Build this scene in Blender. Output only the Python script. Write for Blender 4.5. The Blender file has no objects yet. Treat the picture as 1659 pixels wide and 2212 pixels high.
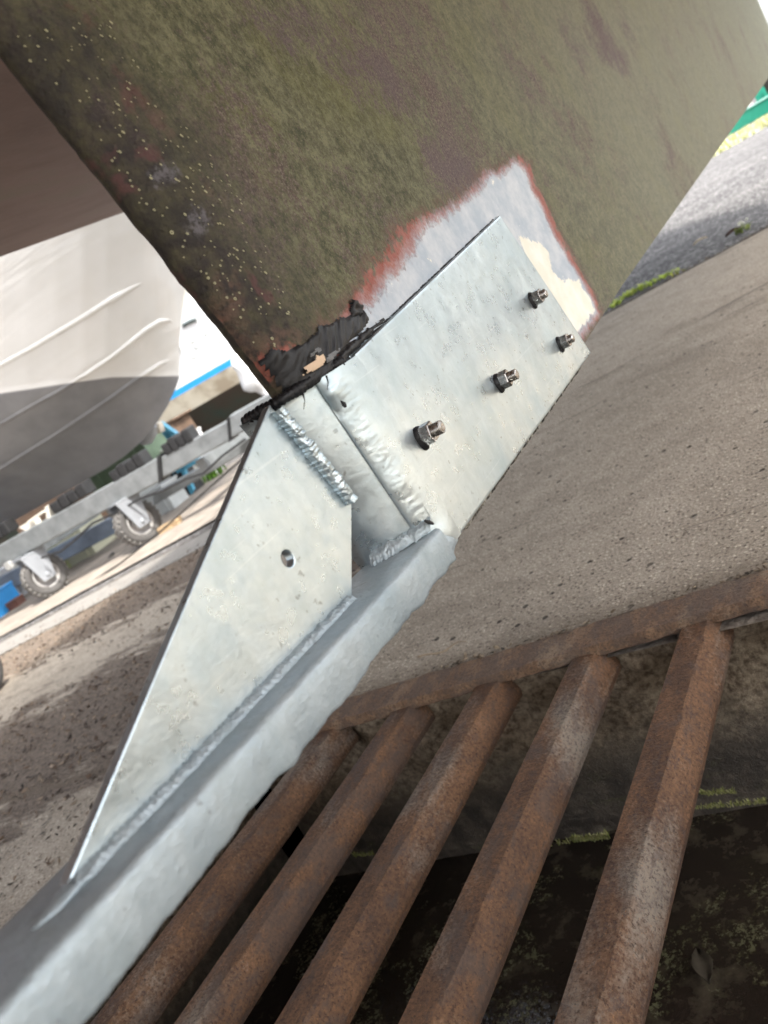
import bpy, bmesh, math, random
from mathutils import Vector, Matrix, noise as mnoise
R = math.radians
random.seed(7)
S = bpy.context.scene
COL = S.collection

# ------------------------------------------------------------------ camera
G = 0.16                      # ground height
CAMZ = 0.86
F, WP, HP = 1720.0, 1659.0, 2212.0
pitch, roll, az = R(12.3), R(30.96), R(34.7)
fw = Vector((-math.sin(az)*math.cos(pitch), math.cos(az)*math.cos(pitch), -math.sin(pitch)))
r0 = Vector((math.cos(az), math.sin(az), 0)); u0 = r0.cross(fw)
ex = r0*math.cos(roll) - u0*math.sin(roll)
ey = r0*math.sin(roll) + u0*math.cos(roll)
CP = Vector((0, 0, CAMZ))
cam = bpy.data.cameras.new('camera'); camo = bpy.data.objects.new('camera', cam); COL.objects.link(camo)
M = Matrix.Identity(4)
for i in range(3):
    M[i][0] = ex[i]; M[i][1] = ey[i]; M[i][2] = -fw[i]; M[i][3] = CP[i]
camo.matrix_world = M
cam.sensor_fit = 'HORIZONTAL'; cam.sensor_width = 36; cam.lens = 36*F/WP
cam.clip_start = 0.02; cam.clip_end = 4000
cam.dof.use_dof = True; cam.dof.focus_distance = 0.88; cam.dof.aperture_fstop = 9.5
S.camera = camo

# ------------------------------------------------------------------ world, sun, exposure
SUN_EL, SUN_AZ = R(54), R(103)         # sun direction: high over the starboard side, hull shades the keel
w = bpy.data.worlds.new('World'); S.world = w; w.use_nodes = True
nt = w.node_tree; nt.nodes.clear()
sky = nt.nodes.new('ShaderNodeTexSky'); sky.sky_type = 'NISHITA'; sky.sun_disc = False
sky.sun_elevation = SUN_EL; sky.sun_rotation = SUN_AZ; sky.dust_density = 4.0; sky.air_density = 1.0; sky.ozone_density = 1.0
hs = nt.nodes.new('ShaderNodeHueSaturation'); hs.inputs['Saturation'].default_value = 0.30
bg = nt.nodes.new('ShaderNodeBackground'); bg.inputs[1].default_value = 0.15
wo = nt.nodes.new('ShaderNodeOutputWorld')
nt.links.new(sky.outputs[0], hs.inputs['Color']); nt.links.new(hs.outputs[0], bg.inputs[0]); nt.links.new(bg.outputs[0], wo.inputs[0])
sl = bpy.data.lights.new('sun', 'SUN'); sl.energy = 2.0; sl.angle = R(4); sl.color = (1, .95, .88)
so = bpy.data.objects.new('sun', sl); COL.objects.link(so)
sd = Vector((math.sin(SUN_AZ)*math.cos(SUN_EL), math.cos(SUN_AZ)*math.cos(SUN_EL), math.sin(SUN_EL)))
so.rotation_euler = (-sd).to_track_quat('-Z', 'Y').to_euler()
S.view_settings.view_transform = 'Standard'; S.view_settings.look = 'None'
S.view_settings.exposure = 2.25; S.view_settings.gamma = 1

# ------------------------------------------------------------------ helpers
def ray(x, y): return fw + ex*((x-WP/2)/F) - ey*((y-HP/2)/F)
def gp(x, y, z=G):
    d = ray(x, y); return CP + d*((z-CAMZ)/d.z)
def kp(x, y, X=-.373):
    d = ray(x, y); return CP + d*(X/d.x)
def proj(p):
    v = Vector(p)-CP; c = v.dot(fw); return (WP/2+F*v.dot(ex)/c, HP/2-F*v.dot(ey)/c)
def lerp(a, b, t): return a+(b-a)*t
def interp(xs, ys, x):
    if x <= xs[0]:
        return ys[0]+(ys[1]-ys[0])*(x-xs[0])/(xs[1]-xs[0])
    for i in range(len(xs)-1):
        if x <= xs[i+1] or i == len(xs)-2:
            return ys[i]+(ys[i+1]-ys[i])*(x-xs[i])/(xs[i+1]-xs[i])
def nz(x, y, z=0.0): return mnoise.noise(Vector((x, y, z)))
def fbm(x, y, z=0.0, o=4):
    return mnoise.fractal(Vector((x, y, z)), 1.0, 2.0, o)
def sdist(poly, x, y):            # signed distance to a polygon, + inside
    inside = False; best = 1e9; n = len(poly)
    for i in range(n):
        ax, ay = poly[i]; bx, by = poly[(i+1) % n]
        dx, dy = bx-ax, by-ay
        L = dx*dx+dy*dy
        t = max(0, min(1, ((x-ax)*dx+(y-ay)*dy)/L)) if L else 0
        qx, qy = ax+dx*t-x, ay+dy*t-y
        q = qx*qx+qy*qy
        if q < best: best = q
        if (ay > y) != (by > y) and x < (bx-ax)*(y-ay)/(by-ay)+ax: inside = not inside
    d = math.sqrt(best)
    return d if inside else -d

class MB:
    def __init__(s): s.v = []; s.f = []; s.sm = []
    def add(s, vs, fs, smooth=False):
        o = len(s.v); s.v += [Vector(v) for v in vs]
        s.f += [tuple(i+o for i in f) for f in fs]; s.sm += [smooth]*len(fs); return s
    def box(s, c, size, rot=None, bev=0.0):
        hx, hy, hz = [q/2 for q in size]
        bm = bmesh.new(); bmesh.ops.create_cube(bm, size=1)
        for v in bm.verts: v.co = Vector((v.co.x*size[0], v.co.y*size[1], v.co.z*size[2]))
        if bev: bmesh.ops.bevel(bm, geom=bm.edges[:], offset=bev, segments=2, affect='EDGES', profile=.6)
        m = rot.to_4x4() if rot else Matrix.Identity(4)
        bm.verts.index_update()
        s.add([m @ v.co + Vector(c) for v in bm.verts], [[v.index for v in f.verts] for f in bm.faces], False); bm.free(); return s
    def tube(s, pts, rad, n=8, caps=True):
        pts = [Vector(p) for p in pts]; N = len(pts); vs = []; fs = []
        t0 = (pts[1]-pts[0]).normalized(); a = Vector((0, 0, 1)) if abs(t0.z) < .9 else Vector((1, 0, 0))
        u = t0.cross(a).normalized()
        for i, p in enumerate(pts):
            t = (pts[min(i+1, N-1)]-pts[max(i-1, 0)]).normalized()
            u = (u - t*u.dot(t)).normalized(); v = t.cross(u)
            r = rad[i] if isinstance(rad, (list, tuple)) else rad
            for k in range(n):
                an = 2*math.pi*k/n; vs.append(p+u*(r*math.cos(an))+v*(r*math.sin(an)))
        for i in range(N-1):
            for k in range(n):
                fs.append((i*n+k, i*n+(k+1) % n, (i+1)*n+(k+1) % n, (i+1)*n+k))
        s.add(vs, fs, True)
        if caps: s.add([vs[k] for k in range(n)], [tuple(range(n-1, -1, -1))]); s.add([vs[(N-1)*n+k] for k in range(n)], [tuple(range(n))])
        return s
    def lathe(s, o, ax, prof, n=24):          # prof: (along, radius)
        o = Vector(o); ax = Vector(ax).normalized(); u = ax.orthogonal().normalized(); v = ax.cross(u)
        vs = []; fs = []
        for h, r in prof:
            for k in range(n):
                a = 2*math.pi*k/n; vs.append(o+ax*h+u*(r*math.cos(a))+v*(r*math.sin(a)))
        for i in range(len(prof)-1):
            for k in range(n): fs.append((i*n+k, i*n+(k+1) % n, (i+1)*n+(k+1) % n, (i+1)*n+k))
        return s.add(vs, fs, True)
    def prism(s, poly, d):                    # planar polygon of 3-D points pushed by vector d
        n = len(poly); d = Vector(d); p = [Vector(q) for q in poly]
        return s.add(p+[q+d for q in p], [tuple(range(n-1, -1, -1)), tuple(range(n, 2*n))]+[(i, (i+1) % n, n+(i+1) % n, n+i) for i in range(n)])
    def grid(s, rows, smooth=True, wrap=False):
        m = len(rows[0]); vs = [p for r in rows for p in r]; fs = []
        for i in range(len(rows)-1):
            for k in range(m if wrap else m-1):
                fs.append((i*m+k, i*m+(k+1) % m, (i+1)*m+(k+1) % m, (i+1)*m+k))
        return s.add(vs, fs, smooth)
    def build(s, name, mat, parent=None, bevel=0, seg=2, recalc=True, autos=None):
        me = bpy.data.meshes.new(name)
        off = parent_world(parent)
        me.from_pydata([v-off for v in s.v], [], s.f)
        me.polygons.foreach_set('use_smooth', s.sm)
        if recalc:
            bm = bmesh.new(); bm.from_mesh(me); bmesh.ops.recalc_face_normals(bm, faces=bm.faces); bm.to_mesh(me); bm.free()
        me.update()
        o = bpy.data.objects.new(name, me); COL.objects.link(o)
        if mat: me.materials.append(mat)
        if parent: o.parent = parent
        if bevel:
            b = o.modifiers.new('bevel', 'BEVEL'); b.width = bevel; b.segments = seg; b.limit_method = 'ANGLE'; b.angle_limit = R(35)
            b.harden_normals = False
        return o
def parent_world(p):
    t = Vector((0, 0, 0))
    while p is not None:
        t += p.location; p = p.parent
    return t
def tag(o, label=None, cat=None, group=None, kind=None):
    if label: o['label'] = label
    if cat: o['category'] = cat
    if group: o['group'] = group
    if kind: o['kind'] = kind
    return o
def empty(name, loc, label, cat, group=None):
    o = bpy.data.objects.new(name, None); COL.objects.link(o); o.location = loc; o.empty_display_size = .1
    return tag(o, label, cat, group)
def copy_tree(o, parent=None):
    c = o.copy(); COL.objects.link(c); c.parent = parent
    for ch in list(o.children): copy_tree(ch, c)
    return c

# ------------------------------------------------------------------ material helper
class N:
    def __init__(s, name):
        s.m = bpy.data.materials.new(name); s.m.use_nodes = True; s.t = s.m.node_tree; s.t.nodes.clear()
        s.out = s.new('ShaderNodeOutputMaterial'); s.tc = s.new('ShaderNodeTexCoord')
    def new(s, k): return s.t.nodes.new(k)
    def set(s, sock, v):
        if hasattr(v, 'is_output') or isinstance(v, bpy.types.NodeSocket): s.t.links.new(v, sock)
        elif isinstance(v, (tuple, list)) and len(v) == 3 and sock.type == 'RGBA': sock.default_value = (*v, 1)
        else: sock.default_value = v
    def coord(s, scale=(1, 1, 1), rot=(0, 0, 0), loc=(0, 0, 0)):
        mp = s.new('ShaderNodeMapping'); mp.inputs['Scale'].default_value = scale; mp.inputs['Rotation'].default_value = rot; mp.inputs['Location'].default_value = loc
        s.t.links.new(s.tc.outputs['Object'], mp.inputs[0]); return mp.outputs[0]
    def noise(s, scale, detail=4, rough=.55, vec=None, dist=0.0):
        n = s.new('ShaderNodeTexNoise'); n.inputs['Scale'].default_value = scale; n.inputs['Detail'].default_value = detail
        n.inputs['Roughness'].default_value = rough; n.inputs['Distortion'].default_value = dist
        s.t.links.new(vec or s.tc.outputs['Object'], n.inputs['Vector']); return n.outputs[0]
    def voro(s, scale, feature='F1', out='Distance', vec=None, rnd=1.0):
        n = s.new('ShaderNodeTexVoronoi'); n.feature = feature; n.inputs['Scale'].default_value = scale; n.inputs['Randomness'].default_value = rnd
        s.t.links.new(vec or s.tc.outputs['Object'], n.inputs['Vector']); return n.outputs[out]
    def ramp(s, fac, stops, mode='LINEAR'):
        n = s.new('ShaderNodeValToRGB'); n.color_ramp.interpolation = mode; e = n.color_ramp.elements
        while len(e) < len(stops): e.new(.5)
        for i, (p, c) in enumerate(stops):
            e[i].position = p; e[i].color = (c, c, c, 1) if not isinstance(c, tuple) else (*c, 1)
        s.set(n.inputs[0], fac); return n.outputs[0]
    def step(s, v, a, b):
        n = s.new('ShaderNodeMapRange'); n.clamp = True; s.set(n.inputs[0], v); n.inputs[1].default_value = a; n.inputs[2].default_value = b
        n.inputs[3].default_value = 0; n.inputs[4].default_value = 1; return n.outputs[0]
    def math(s, op, a, b=0.0):
        n = s.new('ShaderNodeMath'); n.operation = op; s.set(n.inputs[0], a); s.set(n.inputs[1], b); return n.outputs[0]
    def mix(s, f, a, b, mode='MIX'):
        n = s.new('ShaderNodeMix'); n.data_type = 'RGBA'; n.blend_type = mode; s.set(n.inputs[0], f); s.set(n.inputs[6], a); s.set(n.inputs[7], b); return n.outputs[2]
    def attr(s, name):
        n = s.new('ShaderNodeAttribute'); n.attribute_name = name; return n.outputs['Fac']
    def attrc(s, name):
        n = s.new('ShaderNodeAttribute'); n.attribute_name = name; return n.outputs['Color']
    def bump(s, h, strength=.5, dist=.01, normal=None):
        n = s.new('ShaderNodeBump'); n.inputs['Strength'].default_value = strength; n.inputs['Distance'].default_value = dist
        s.set(n.inputs['Height'], h)
        if normal: s.t.links.new(normal, n.inputs['Normal'])
        return n.outputs[0]
    def bsdf(s, color, rough=.6, metal=0.0, normal=None, spec=None, coat=None):
        b = s.new('ShaderNodeBsdfPrincipled'); s.set(b.inputs['Base Color'], color); s.set(b.inputs['Roughness'], rough); s.set(b.inputs['Metallic'], metal)
        if normal is not None: s.t.links.new(normal, b.inputs['Normal'])
        if spec is not None: b.inputs['Specular IOR Level'].default_value = spec
        if coat is not None: b.inputs['Coat Weight'].default_value = coat; b.inputs['Coat Roughness'].default_value = .15
        s.t.links.new(b.outputs[0], s.out.inputs[0]); return s.m
def plain(name, col, rough=.5, metal=0.0, var=.25, scale=20, bump=.15, dist=.002, spec=None):
    n = N(name); k = n.noise(scale, 5, .6)
    c = n.mix(n.step(k, .3, .7), tuple(x*(1-var) for x in col), tuple(min(1, x*(1+var)) for x in col))
    return n.bsdf(c, n.math('ADD', rough-.08, n.math('MULTIPLY', n.noise(scale*2.3, 3), .16)), metal, n.bump(n.noise(scale*4, 4), bump, dist), spec)

# ------------------------------------------------------------------ materials
def mat_galv(name='galvanised steel', rough=.285, bumpd=.00065, dark=1.0, metal=.90):
    n = N(name)
    warp = n.new('ShaderNodeVectorMath'); warp.operation = 'ADD'
    wn = n.new('ShaderNodeTexNoise'); wn.inputs['Scale'].default_value = 90; n.t.links.new(n.tc.outputs['Object'], wn.inputs['Vector'])
    ws = n.new('ShaderNodeVectorMath'); ws.operation = 'SCALE'; ws.inputs['Scale'].default_value = .012; n.t.links.new(wn.outputs['Color'], ws.inputs[0])
    n.t.links.new(n.tc.outputs['Object'], warp.inputs[0]); n.t.links.new(ws.outputs[0], warp.inputs[1])
    spangle = n.voro(120, 'F1', 'Color', warp.outputs[0])
    sp = n.new('ShaderNodeSeparateColor'); n.t.links.new(spangle, sp.inputs[0])
    big = n.noise(7, 5, .6); mid = n.noise(38, 6, .65); fine = n.noise(260, 4, .6)
    runs = n.noise(22, 4, .6, n.coord((1, 1.6, .35), (R(12), 0, 0)))
    v = n.math('ADD', n.math('MULTIPLY', big, .50), n.math('MULTIPLY', mid, .28)); v = n.math('ADD', v, n.math('MULTIPLY', runs, .22))
    d3 = lambda a, b, c_: (a*dark, b*dark, c_*dark)
    c = n.ramp(v, [(.36, d3(.37, .455, .50)), (.48, d3(.48, .56, .605)), (.60, d3(.58, .655, .69)), (.70, d3(.71, .76, .78))])
    c = n.mix(n.math('MULTIPLY', sp.outputs[0], .22), c, d3(.36, .43, .46))
    dull = n.step(n.math('ADD', n.math('MULTIPLY', n.noise(11, 5, .65, n.coord(loc=(5, 9, 2))), .7), n.math('MULTIPLY', mid, .3)), .50, .66)
    c = n.mix(n.math('MULTIPLY', dull, .50), c, d3(.38, .45, .45))
    warm = n.step(n.noise(14, 4, .6, n.coord(loc=(3, 1, 7))), .55, .70)
    c = n.mix(n.math('MULTIPLY', warm, .14), c, d3(.60, .59, .52))
    spots = n.step(n.noise(120, 3, .5, n.coord(loc=(9, 2, 1))), .68, .74)
    c = n.mix(n.math('MULTIPLY', spots, .55), c, (.17, .18, .18))
    grime = n.step(n.noise(200, 5, .75, n.coord(loc=(2, 2, 8))), .58, .72)
    c = n.mix(n.math('MULTIPLY', n.math('MULTIPLY', grime, n.step(big, .46, .62)), .28), c, (.20, .205, .19))
    sc1 = n.step(n.noise(30, 2, .4, n.coord((1, .22, 9), (R(52), 0, 0))), .705, .715); sc2 = n.step(n.noise(26, 2, .4, n.coord((1, .2, 10), (R(-24), 0, 0), (1, 4, 2))), .71, .72)
    scr = n.math('MAXIMUM', sc1, sc2); c = n.mix(n.math('MULTIPLY', scr, .16), c, d3(.80, .84, .85))
    r = n.math('ADD', rough-.12, n.math('ADD', n.math('MULTIPLY', mid, .22), n.math('MULTIPLY', dull, .22)))
    r = n.math('ADD', r, n.math('MULTIPLY', sp.outputs[1], .08))
    ripple = n.noise(190, 3, .5, n.coord((1, .8, 1.3), (R(-35), 0, 0)))
    h = n.math('ADD', n.math('MULTIPLY', ripple, .45), n.math('ADD', n.math('MULTIPLY', fine, .32), n.math('MULTIPLY', n.noise(36, 3), .8)))
    pim = n.step(n.voro(60, 'F1', 'Distance'), .13, .03); h = n.math('ADD', h, n.math('MULTIPLY', pim, .25))
    return n.bsdf(c, r, metal, n.bump(h, .50, bumpd))
M_GALV = mat_galv()
M_GALVR = mat_galv('rough galvanised steel', .48, .0026, .70, .45)
M_WELD = mat_galv('galvanised weld', .33, .0022, .95)
M_STAIN = plain('stainless steel', (.34, .325, .31), .27, 1.0, .35, 180, .25, .0004)
M_BLACK = None
def mat_sealant():
    n = N('black sealant')
    st = n.noise(120, 5, .6, n.coord((1, .35, 1), (R(40), 0, 0)))
    c = n.mix(n.step(st, .35, .75), (.004, .004, .005), (.014, .0145, .017))
    return n.bsdf(c, n.math('ADD', .30, n.math('MULTIPLY', n.noise(60, 4), .35)), 0, n.bump(st, .5, .002), .35)
M_BLACK = mat_sealant()
M_GREYSEAL = plain('cured grey sealant', (.10, .105, .11), .35, 0, .5, 150, .5, .002)

def mat_keel():
    n = N('weathered antifouling')
    def lo(s, d, loc, sc=(1, 1, 1), rot=(0, 0, 0)): return n.noise(s, d, .58, n.coord(sc, rot, loc))
    brown = n.mix(n.step(lo(6, 4, (2, 0, 0)), .35, .65), (.070, .042, .038), (.088, .062, .064))
    brown = n.mix(n.step(lo(280, 4, (0, 5, 0)), .45, .64), brown, (.175, .140, .112))
    brown = n.mix(n.step(lo(330, 3, (6, 5, 0)), .54, .66), brown, (.045, .028, .026))
    g = n.math('ADD', n.math('MULTIPLY', lo(4.2, 5, (1, 3, 2), (1, 1, .8), (R(38), 0, 0)), .75), n.math('ADD', n.math('MULTIPLY', n.noise(34, 8, .72, n.coord(loc=(0, 0, 4))), .38), n.math('MULTIPLY', n.noise(135, 8, .78, n.coord(loc=(3, 0, 4))), .56)))
    g = n.math('ADD', g, n.math('MULTIPLY', lo(230, 3, (0, 7, 4)), .22))
    green = n.mix(n.step(n.math('ADD', n.math('MULTIPLY', n.noise(150, 8, .72, n.coord(loc=(4, 4, 4))), .6), n.math('MULTIPLY', lo(45, 6, (4, 1, 4)), .4)), .41, .59), (.040, .043, .019), (.150, .145, .082))
    green = n.mix(n.math('MULTIPLY', n.step(lo(9, 4, (7, 1, 0)), .50, .74), .55), green, (.120, .118, .034))
    green = n.mix(n.math('MULTIPLY', n.attr('fwd'), .45), green, (.200, .200, .155))
    g = n.math('ADD', g, n.math('MULTIPLY', n.attr('fwd'), .085))
    pu = n.math('ADD', n.attr('purple'), n.math('MULTIPLY', n.math('SUBTRACT', n.noise(18, 7, .68, n.coord(loc=(8, 8, 8))), .5), .10))
    pu = n.step(pu, -.022, .030)
    brown = n.mix(n.math('MULTIPLY', pu, .45), brown, (.085, .060, .068))
    g = n.math('SUBTRACT', g, n.math('MULTIPLY', pu, .125))
    c = n.mix(n.step(g, .865, .99), brown, green)
    c = n.mix(n.math('MULTIPLY', n.step(lo(420, 3, (3, 3, 9)), .56, .66), .6), c, (.030, .027, .020))
    c = n.mix(n.math('MULTIPLY', n.step(n.noise(480, 3, .6, n.coord(loc=(5, 2, 9))), .60, .70), .55), c, (.27, .25, .17))
    # black slime along the aft edge, with shading put into the same colour
    aft = n.math('ADD', n.attr('aft'), n.math('MULTIPLY', n.math('SUBTRACT', lo(16, 5, (3, 3, 0)), .5), .22))
    slime_shade = n.mix(n.step(lo(70, 5, (8, 0, 0)), .40, .66), (.016, .013, .013), (.052, .046, .026))
    slime_shade = n.mix(n.step(lo(20, 4, (1, 8, 3)), .60, .66), slime_shade, (.070, .030, .030))
    c = n.mix(n.math('MULTIPLY', n.step(aft, .165, .02), .92), c, slime_shade)
    # greyish scars
    scar = n.math('ADD', n.attr('scar'), n.math('MULTIPLY', n.math('SUBTRACT', lo(120, 4, (0, 1, 1)), .5), .022))
    c = n.mix(n.math('MULTIPLY', n.math('MULTIPLY', n.step(scar, 0, .006), n.step(n.noise(210, 5, .7), .40, .56)), .8), c, (.125, .118, .130))
    jag = n.math('ADD', n.math('MULTIPLY', n.math('SUBTRACT', lo(34, 5, (2, 6, 0)), .5), .030), n.math('MULTIPLY', n.math('SUBTRACT', lo(170, 4, (2, 6, 5)), .5), .014))
    red = n.math('SUBTRACT', n.math('ADD', n.attr('red'), jag), .0025)
    c = n.mix(n.step(red, -.016, .003), c, n.mix(n.step(lo(90, 4, (1, 1, 1)), .42, .6), (.125, .075, .055), c))
    redc = n.mix(n.step(lo(60, 5, (5, 5, 5)), .35, .7), (.215, .052, .034), (.300, .115, .090))
    rbr = n.step(n.math('ADD', lo(80, 6, (2, 9, 5)), n.math('MULTIPLY', red, 8)), .46, .57)
    c = n.mix(n.math('MULTIPLY', n.step(red, .000, .006), rbr), c, redc)
    jag2 = n.math('ADD', n.math('MULTIPLY', n.math('SUBTRACT', lo(42, 5, (9, 6, 0)), .5), .026), n.math('MULTIPLY', n.math('SUBTRACT', lo(260, 3, (2, 1, 5)), .5), .018))
    grey = n.math('ADD', n.attr('grey'), jag2)
    greyc = n.mix(n.step(n.noise(16, 8, .72, n.coord(loc=(0, 2, 9))), .40, .62), (.34, .395, .46), (.50, .53, .565))
    c = n.mix(n.step(grey, -.010, .004), c, n.mix(.5, redc, greyc))
    c = n.mix(n.step(grey, .000, .009), c, greyc)
    cream = n.math('ADD', n.attr('cream'), n.math('MULTIPLY', n.math('SUBTRACT', n.noise(48, 7, .68, n.coord(loc=(4, 4, 9))), .5), .060))
    cream = n.math('ADD', cream, n.math('MULTIPLY', n.math('SUBTRACT', lo(210, 3, (4, 9, 9)), .5), .016))
    creamc = n.mix(n.step(lo(30, 4, (6, 6, 6)), .4, .7), (.70, .675, .58), (.78, .765, .70))
    isg = n.step(grey, .006, .010)
    c = n.mix(n.math('MULTIPLY', n.step(cream, .001, .0035), isg), c, creamc)
    painted = n.math('MAXIMUM', n.step(grey, 0, .006), n.math('MULTIPLY', n.step(red, 0, .006), .6))
    h = n.math('ADD', n.math('MULTIPLY', lo(300, 4, (0, 0, 0)), .55), n.math('MULTIPLY', lo(75, 4, (1, 0, 0)), .7))
    pit = n.voro(140, 'F1', 'Distance')
    h = n.math('ADD', h, n.math('MULTIPLY', n.step(pit, 0, .35), .35))
    h = n.math('MULTIPLY', h, n.math('SUBTRACT', 1, n.math('MULTIPLY', painted, .80)))
    r = n.math('SUBTRACT', .74, n.math('MULTIPLY', painted, .26))
    return n.bsdf(c, r, 0, n.bump(h, .75, .0035), .35)
M_KEEL = mat_keel()
def mat_antifoul():
    n = N('brown antifouling')
    k = n.noise(5, 6, .6, n.coord((1, .4, 1)))
    c = n.ramp(k, [(.3, (.21, .135, .115)), (.55, (.30, .20, .175)), (.75, (.25, .205, .155))])
    c = n.mix(n.step(n.noise(60, 4), .55, .75), c, (.26, .18, .155))
    return n.bsdf(c, .6, 0, n.bump(n.noise(50, 5), .3, .004), .4)
M_AF = mat_antifoul()
M_WHITEGEL = plain('white gelcoat', (.74, .74, .72), .25, 0, .06, 3, .05, .002)
M_BARN = plain('barnacle scar', (.36, .345, .215), .7, 0, .3, 900, .3, .0005)

def mat_rust(name, a=(.075, .030, .014), b=(.205, .085, .030), gcol=(.20, .165, .13), gamt=.5):
    n = N(name)
    k = n.noise(16, 6, .65, n.coord((1, .5, 1))); f = n.noise(170, 5, .65); q = n.noise(430, 3, .6)
    c = n.ramp(n.math('ADD', n.math('MULTIPLY', k, .55), n.math('MULTIPLY', f, .45)), [(.34, a), (.47, tuple(lerp(a[i], b[i], .45) for i in range(3))), (.58, b), (.72, (b[0]*1.25, b[1]*1.45, b[2]*1.9))])
    gm = n.step(n.math('ADD', n.math('MULTIPLY', n.noise(7, 4, .6, n.coord((1, .4, 1), loc=(4, 4, 4))), .75), n.math('MULTIPLY', f, .25)), .53, .64)
    c = n.mix(n.math('MULTIPLY', gm, gamt), c, gcol)
    c = n.mix(n.math('MULTIPLY', n.step(n.noise(210, 6, .75, n.coord(loc=(1, 7, 3))), .52, .62), .8), c, (.032, .018, .012))
    flake = n.step(n.noise(60, 6, .7, n.coord((1, .6, 1), loc=(6, 1, 3))), .55, .60); c = n.mix(n.math('MULTIPLY', flake, .45), c, (.060, .045, .042))
    c = n.mix(n.math('MULTIPLY', n.step(n.noise(300, 3, .6, n.coord(loc=(7, 7, 7))), .62, .74), .6), c, (.30, .15, .06))
    oi = n.new('ShaderNodeObjectInfo'); pt = n.step(n.math('ADD', n.noise(24, 7, .7, n.coord((1, .5, 1), loc=(2, 8, 1))), n.math('MULTIPLY', n.math('SUBTRACT', oi.outputs['Random'], .5), .16)), .50, .60)
    c = n.mix(n.math('MULTIPLY', pt, .5), c, (.070, .056, .050))
    h = n.math('ADD', n.math('MULTIPLY', f, .8), n.math('ADD', n.math('MULTIPLY', q, .45), n.math('MULTIPLY', n.noise(45, 4), .8)))
    return n.bsdf(c, .82, .1, n.bump(h, .8, .004), .3)
M_RUST = mat_rust('rusty steel', (.052, .030, .021), (.165, .088, .046), (.205, .185, .155), .7)
M_RUSTF = mat_rust('rusty steel frame', (.11, .064, .040), (.210, .132, .080), (.28, .225, .165), .6)

def mat_concrete():
    n = N('concrete')
    big = n.noise(1.6, 5, .6); mid = n.noise(11, 5, .6)
    c = n.mix(n.step(n.math('ADD', n.math('MULTIPLY', big, .6), n.math('MULTIPLY', mid, .4)), .36, .66), (.365, .318, .250), (.545, .482, .392))
    sand = n.noise(150, 8, .78); c = n.mix(n.step(sand, .42, .60), n.mix(.62, c, (.130, .100, .076)), c)
    agg = n.voro(105, 'F1', 'Distance'); ac = n.voro(105, 'F1', 'Color')
    sp = n.new('ShaderNodeSeparateColor'); n.t.links.new(ac, sp.inputs[0])
    pale = n.math('MULTIPLY', n.step(agg, .40, .28), n.step(sp.outputs[0], .60, .64))
    c = n.mix(n.math('MULTIPLY', pale, .8), c, (.60, .53, .43))
    dk = n.math('MULTIPLY', n.step(agg, .42, .30), n.step(sp.outputs[1], .72, .76)); c = n.mix(n.math('MULTIPLY', dk, .8), c, (.095, .075, .06))
    # broom-finish streaks along the slab and dark holes
    st_ = n.step(n.noise(2.3, 6, .68, n.coord((1, 1.8, 1), loc=(5, 3, 0))), .50, .68); c = n.mix(n.math('MULTIPLY', st_, .38), c, (.15, .125, .098))
    sk = n.noise(9, 5, .62, n.coord((1.2, 14, 1), (0, 0, R(-5)))); c = n.mix(n.math('MULTIPLY', n.step(sk, .58, .74), .20), c, (.12, .095, .075))
    ck = n.noise(5.0, 2, .5, n.coord((.28, 15, 1), (0, 0, R(-4.5)), (0.3, .8, 0))); crack = n.step(ck, .735, .745); c = n.mix(n.math('MULTIPLY', crack, .6), c, (.045, .035, .03))
    hv = n.voro(17, 'F1', 'Distance'); hc = n.voro(17, 'F1', 'Color'); s2 = n.new('ShaderNodeSeparateColor'); n.t.links.new(hc, s2.inputs[0])
    hd = n.math('ADD', hv, n.math('MULTIPLY', n.math('SUBTRACT', n.noise(160, 3), .5), .12))
    hole = n.math('MULTIPLY', n.step(hd, .135, .10), n.step(s2.outputs[0], .22, .26)); c = n.mix(n.math('MULTIPLY', hole, .88), c, (.030, .023, .018))
    soil = n.math('ADD', n.attr('soil'), n.math('MULTIPLY', n.math('SUBTRACT', n.noise(5, 9, .72, n.coord((.6, 1.9, 1), (0, 0, R(-10)))), .5), 2.2))
    sc = n.mix(n.step(n.noise(70, 8, .75), .40, .60), (.038, .027, .020), (.175, .135, .105))
    c = n.mix(n.math('MULTIPLY', n.step(soil, .52, .74), .88), c, sc)
    edge = n.math('ADD', n.attr('lip'), n.math('MULTIPLY', n.math('SUBTRACT', n.noise(26, 5, .6), .5), .8))
    c = n.mix(n.math('MULTIPLY', n.step(edge, .45, .95), .55), c, (.125, .098, .070))
    h = n.math('ADD', n.math('MULTIPLY', sand, .55), n.math('ADD', n.math('MULTIPLY', mid, .5), n.math('MULTIPLY', n.step(agg, .45, .1), .35)))
    h = n.math('SUBTRACT', h, n.math('MULTIPLY', n.math('MAXIMUM', hole, crack), 1.6))
    return n.bsdf(c, .88, 0, n.bump(h, .85, .007), .25)
M_CONC = mat_concrete()
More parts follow.
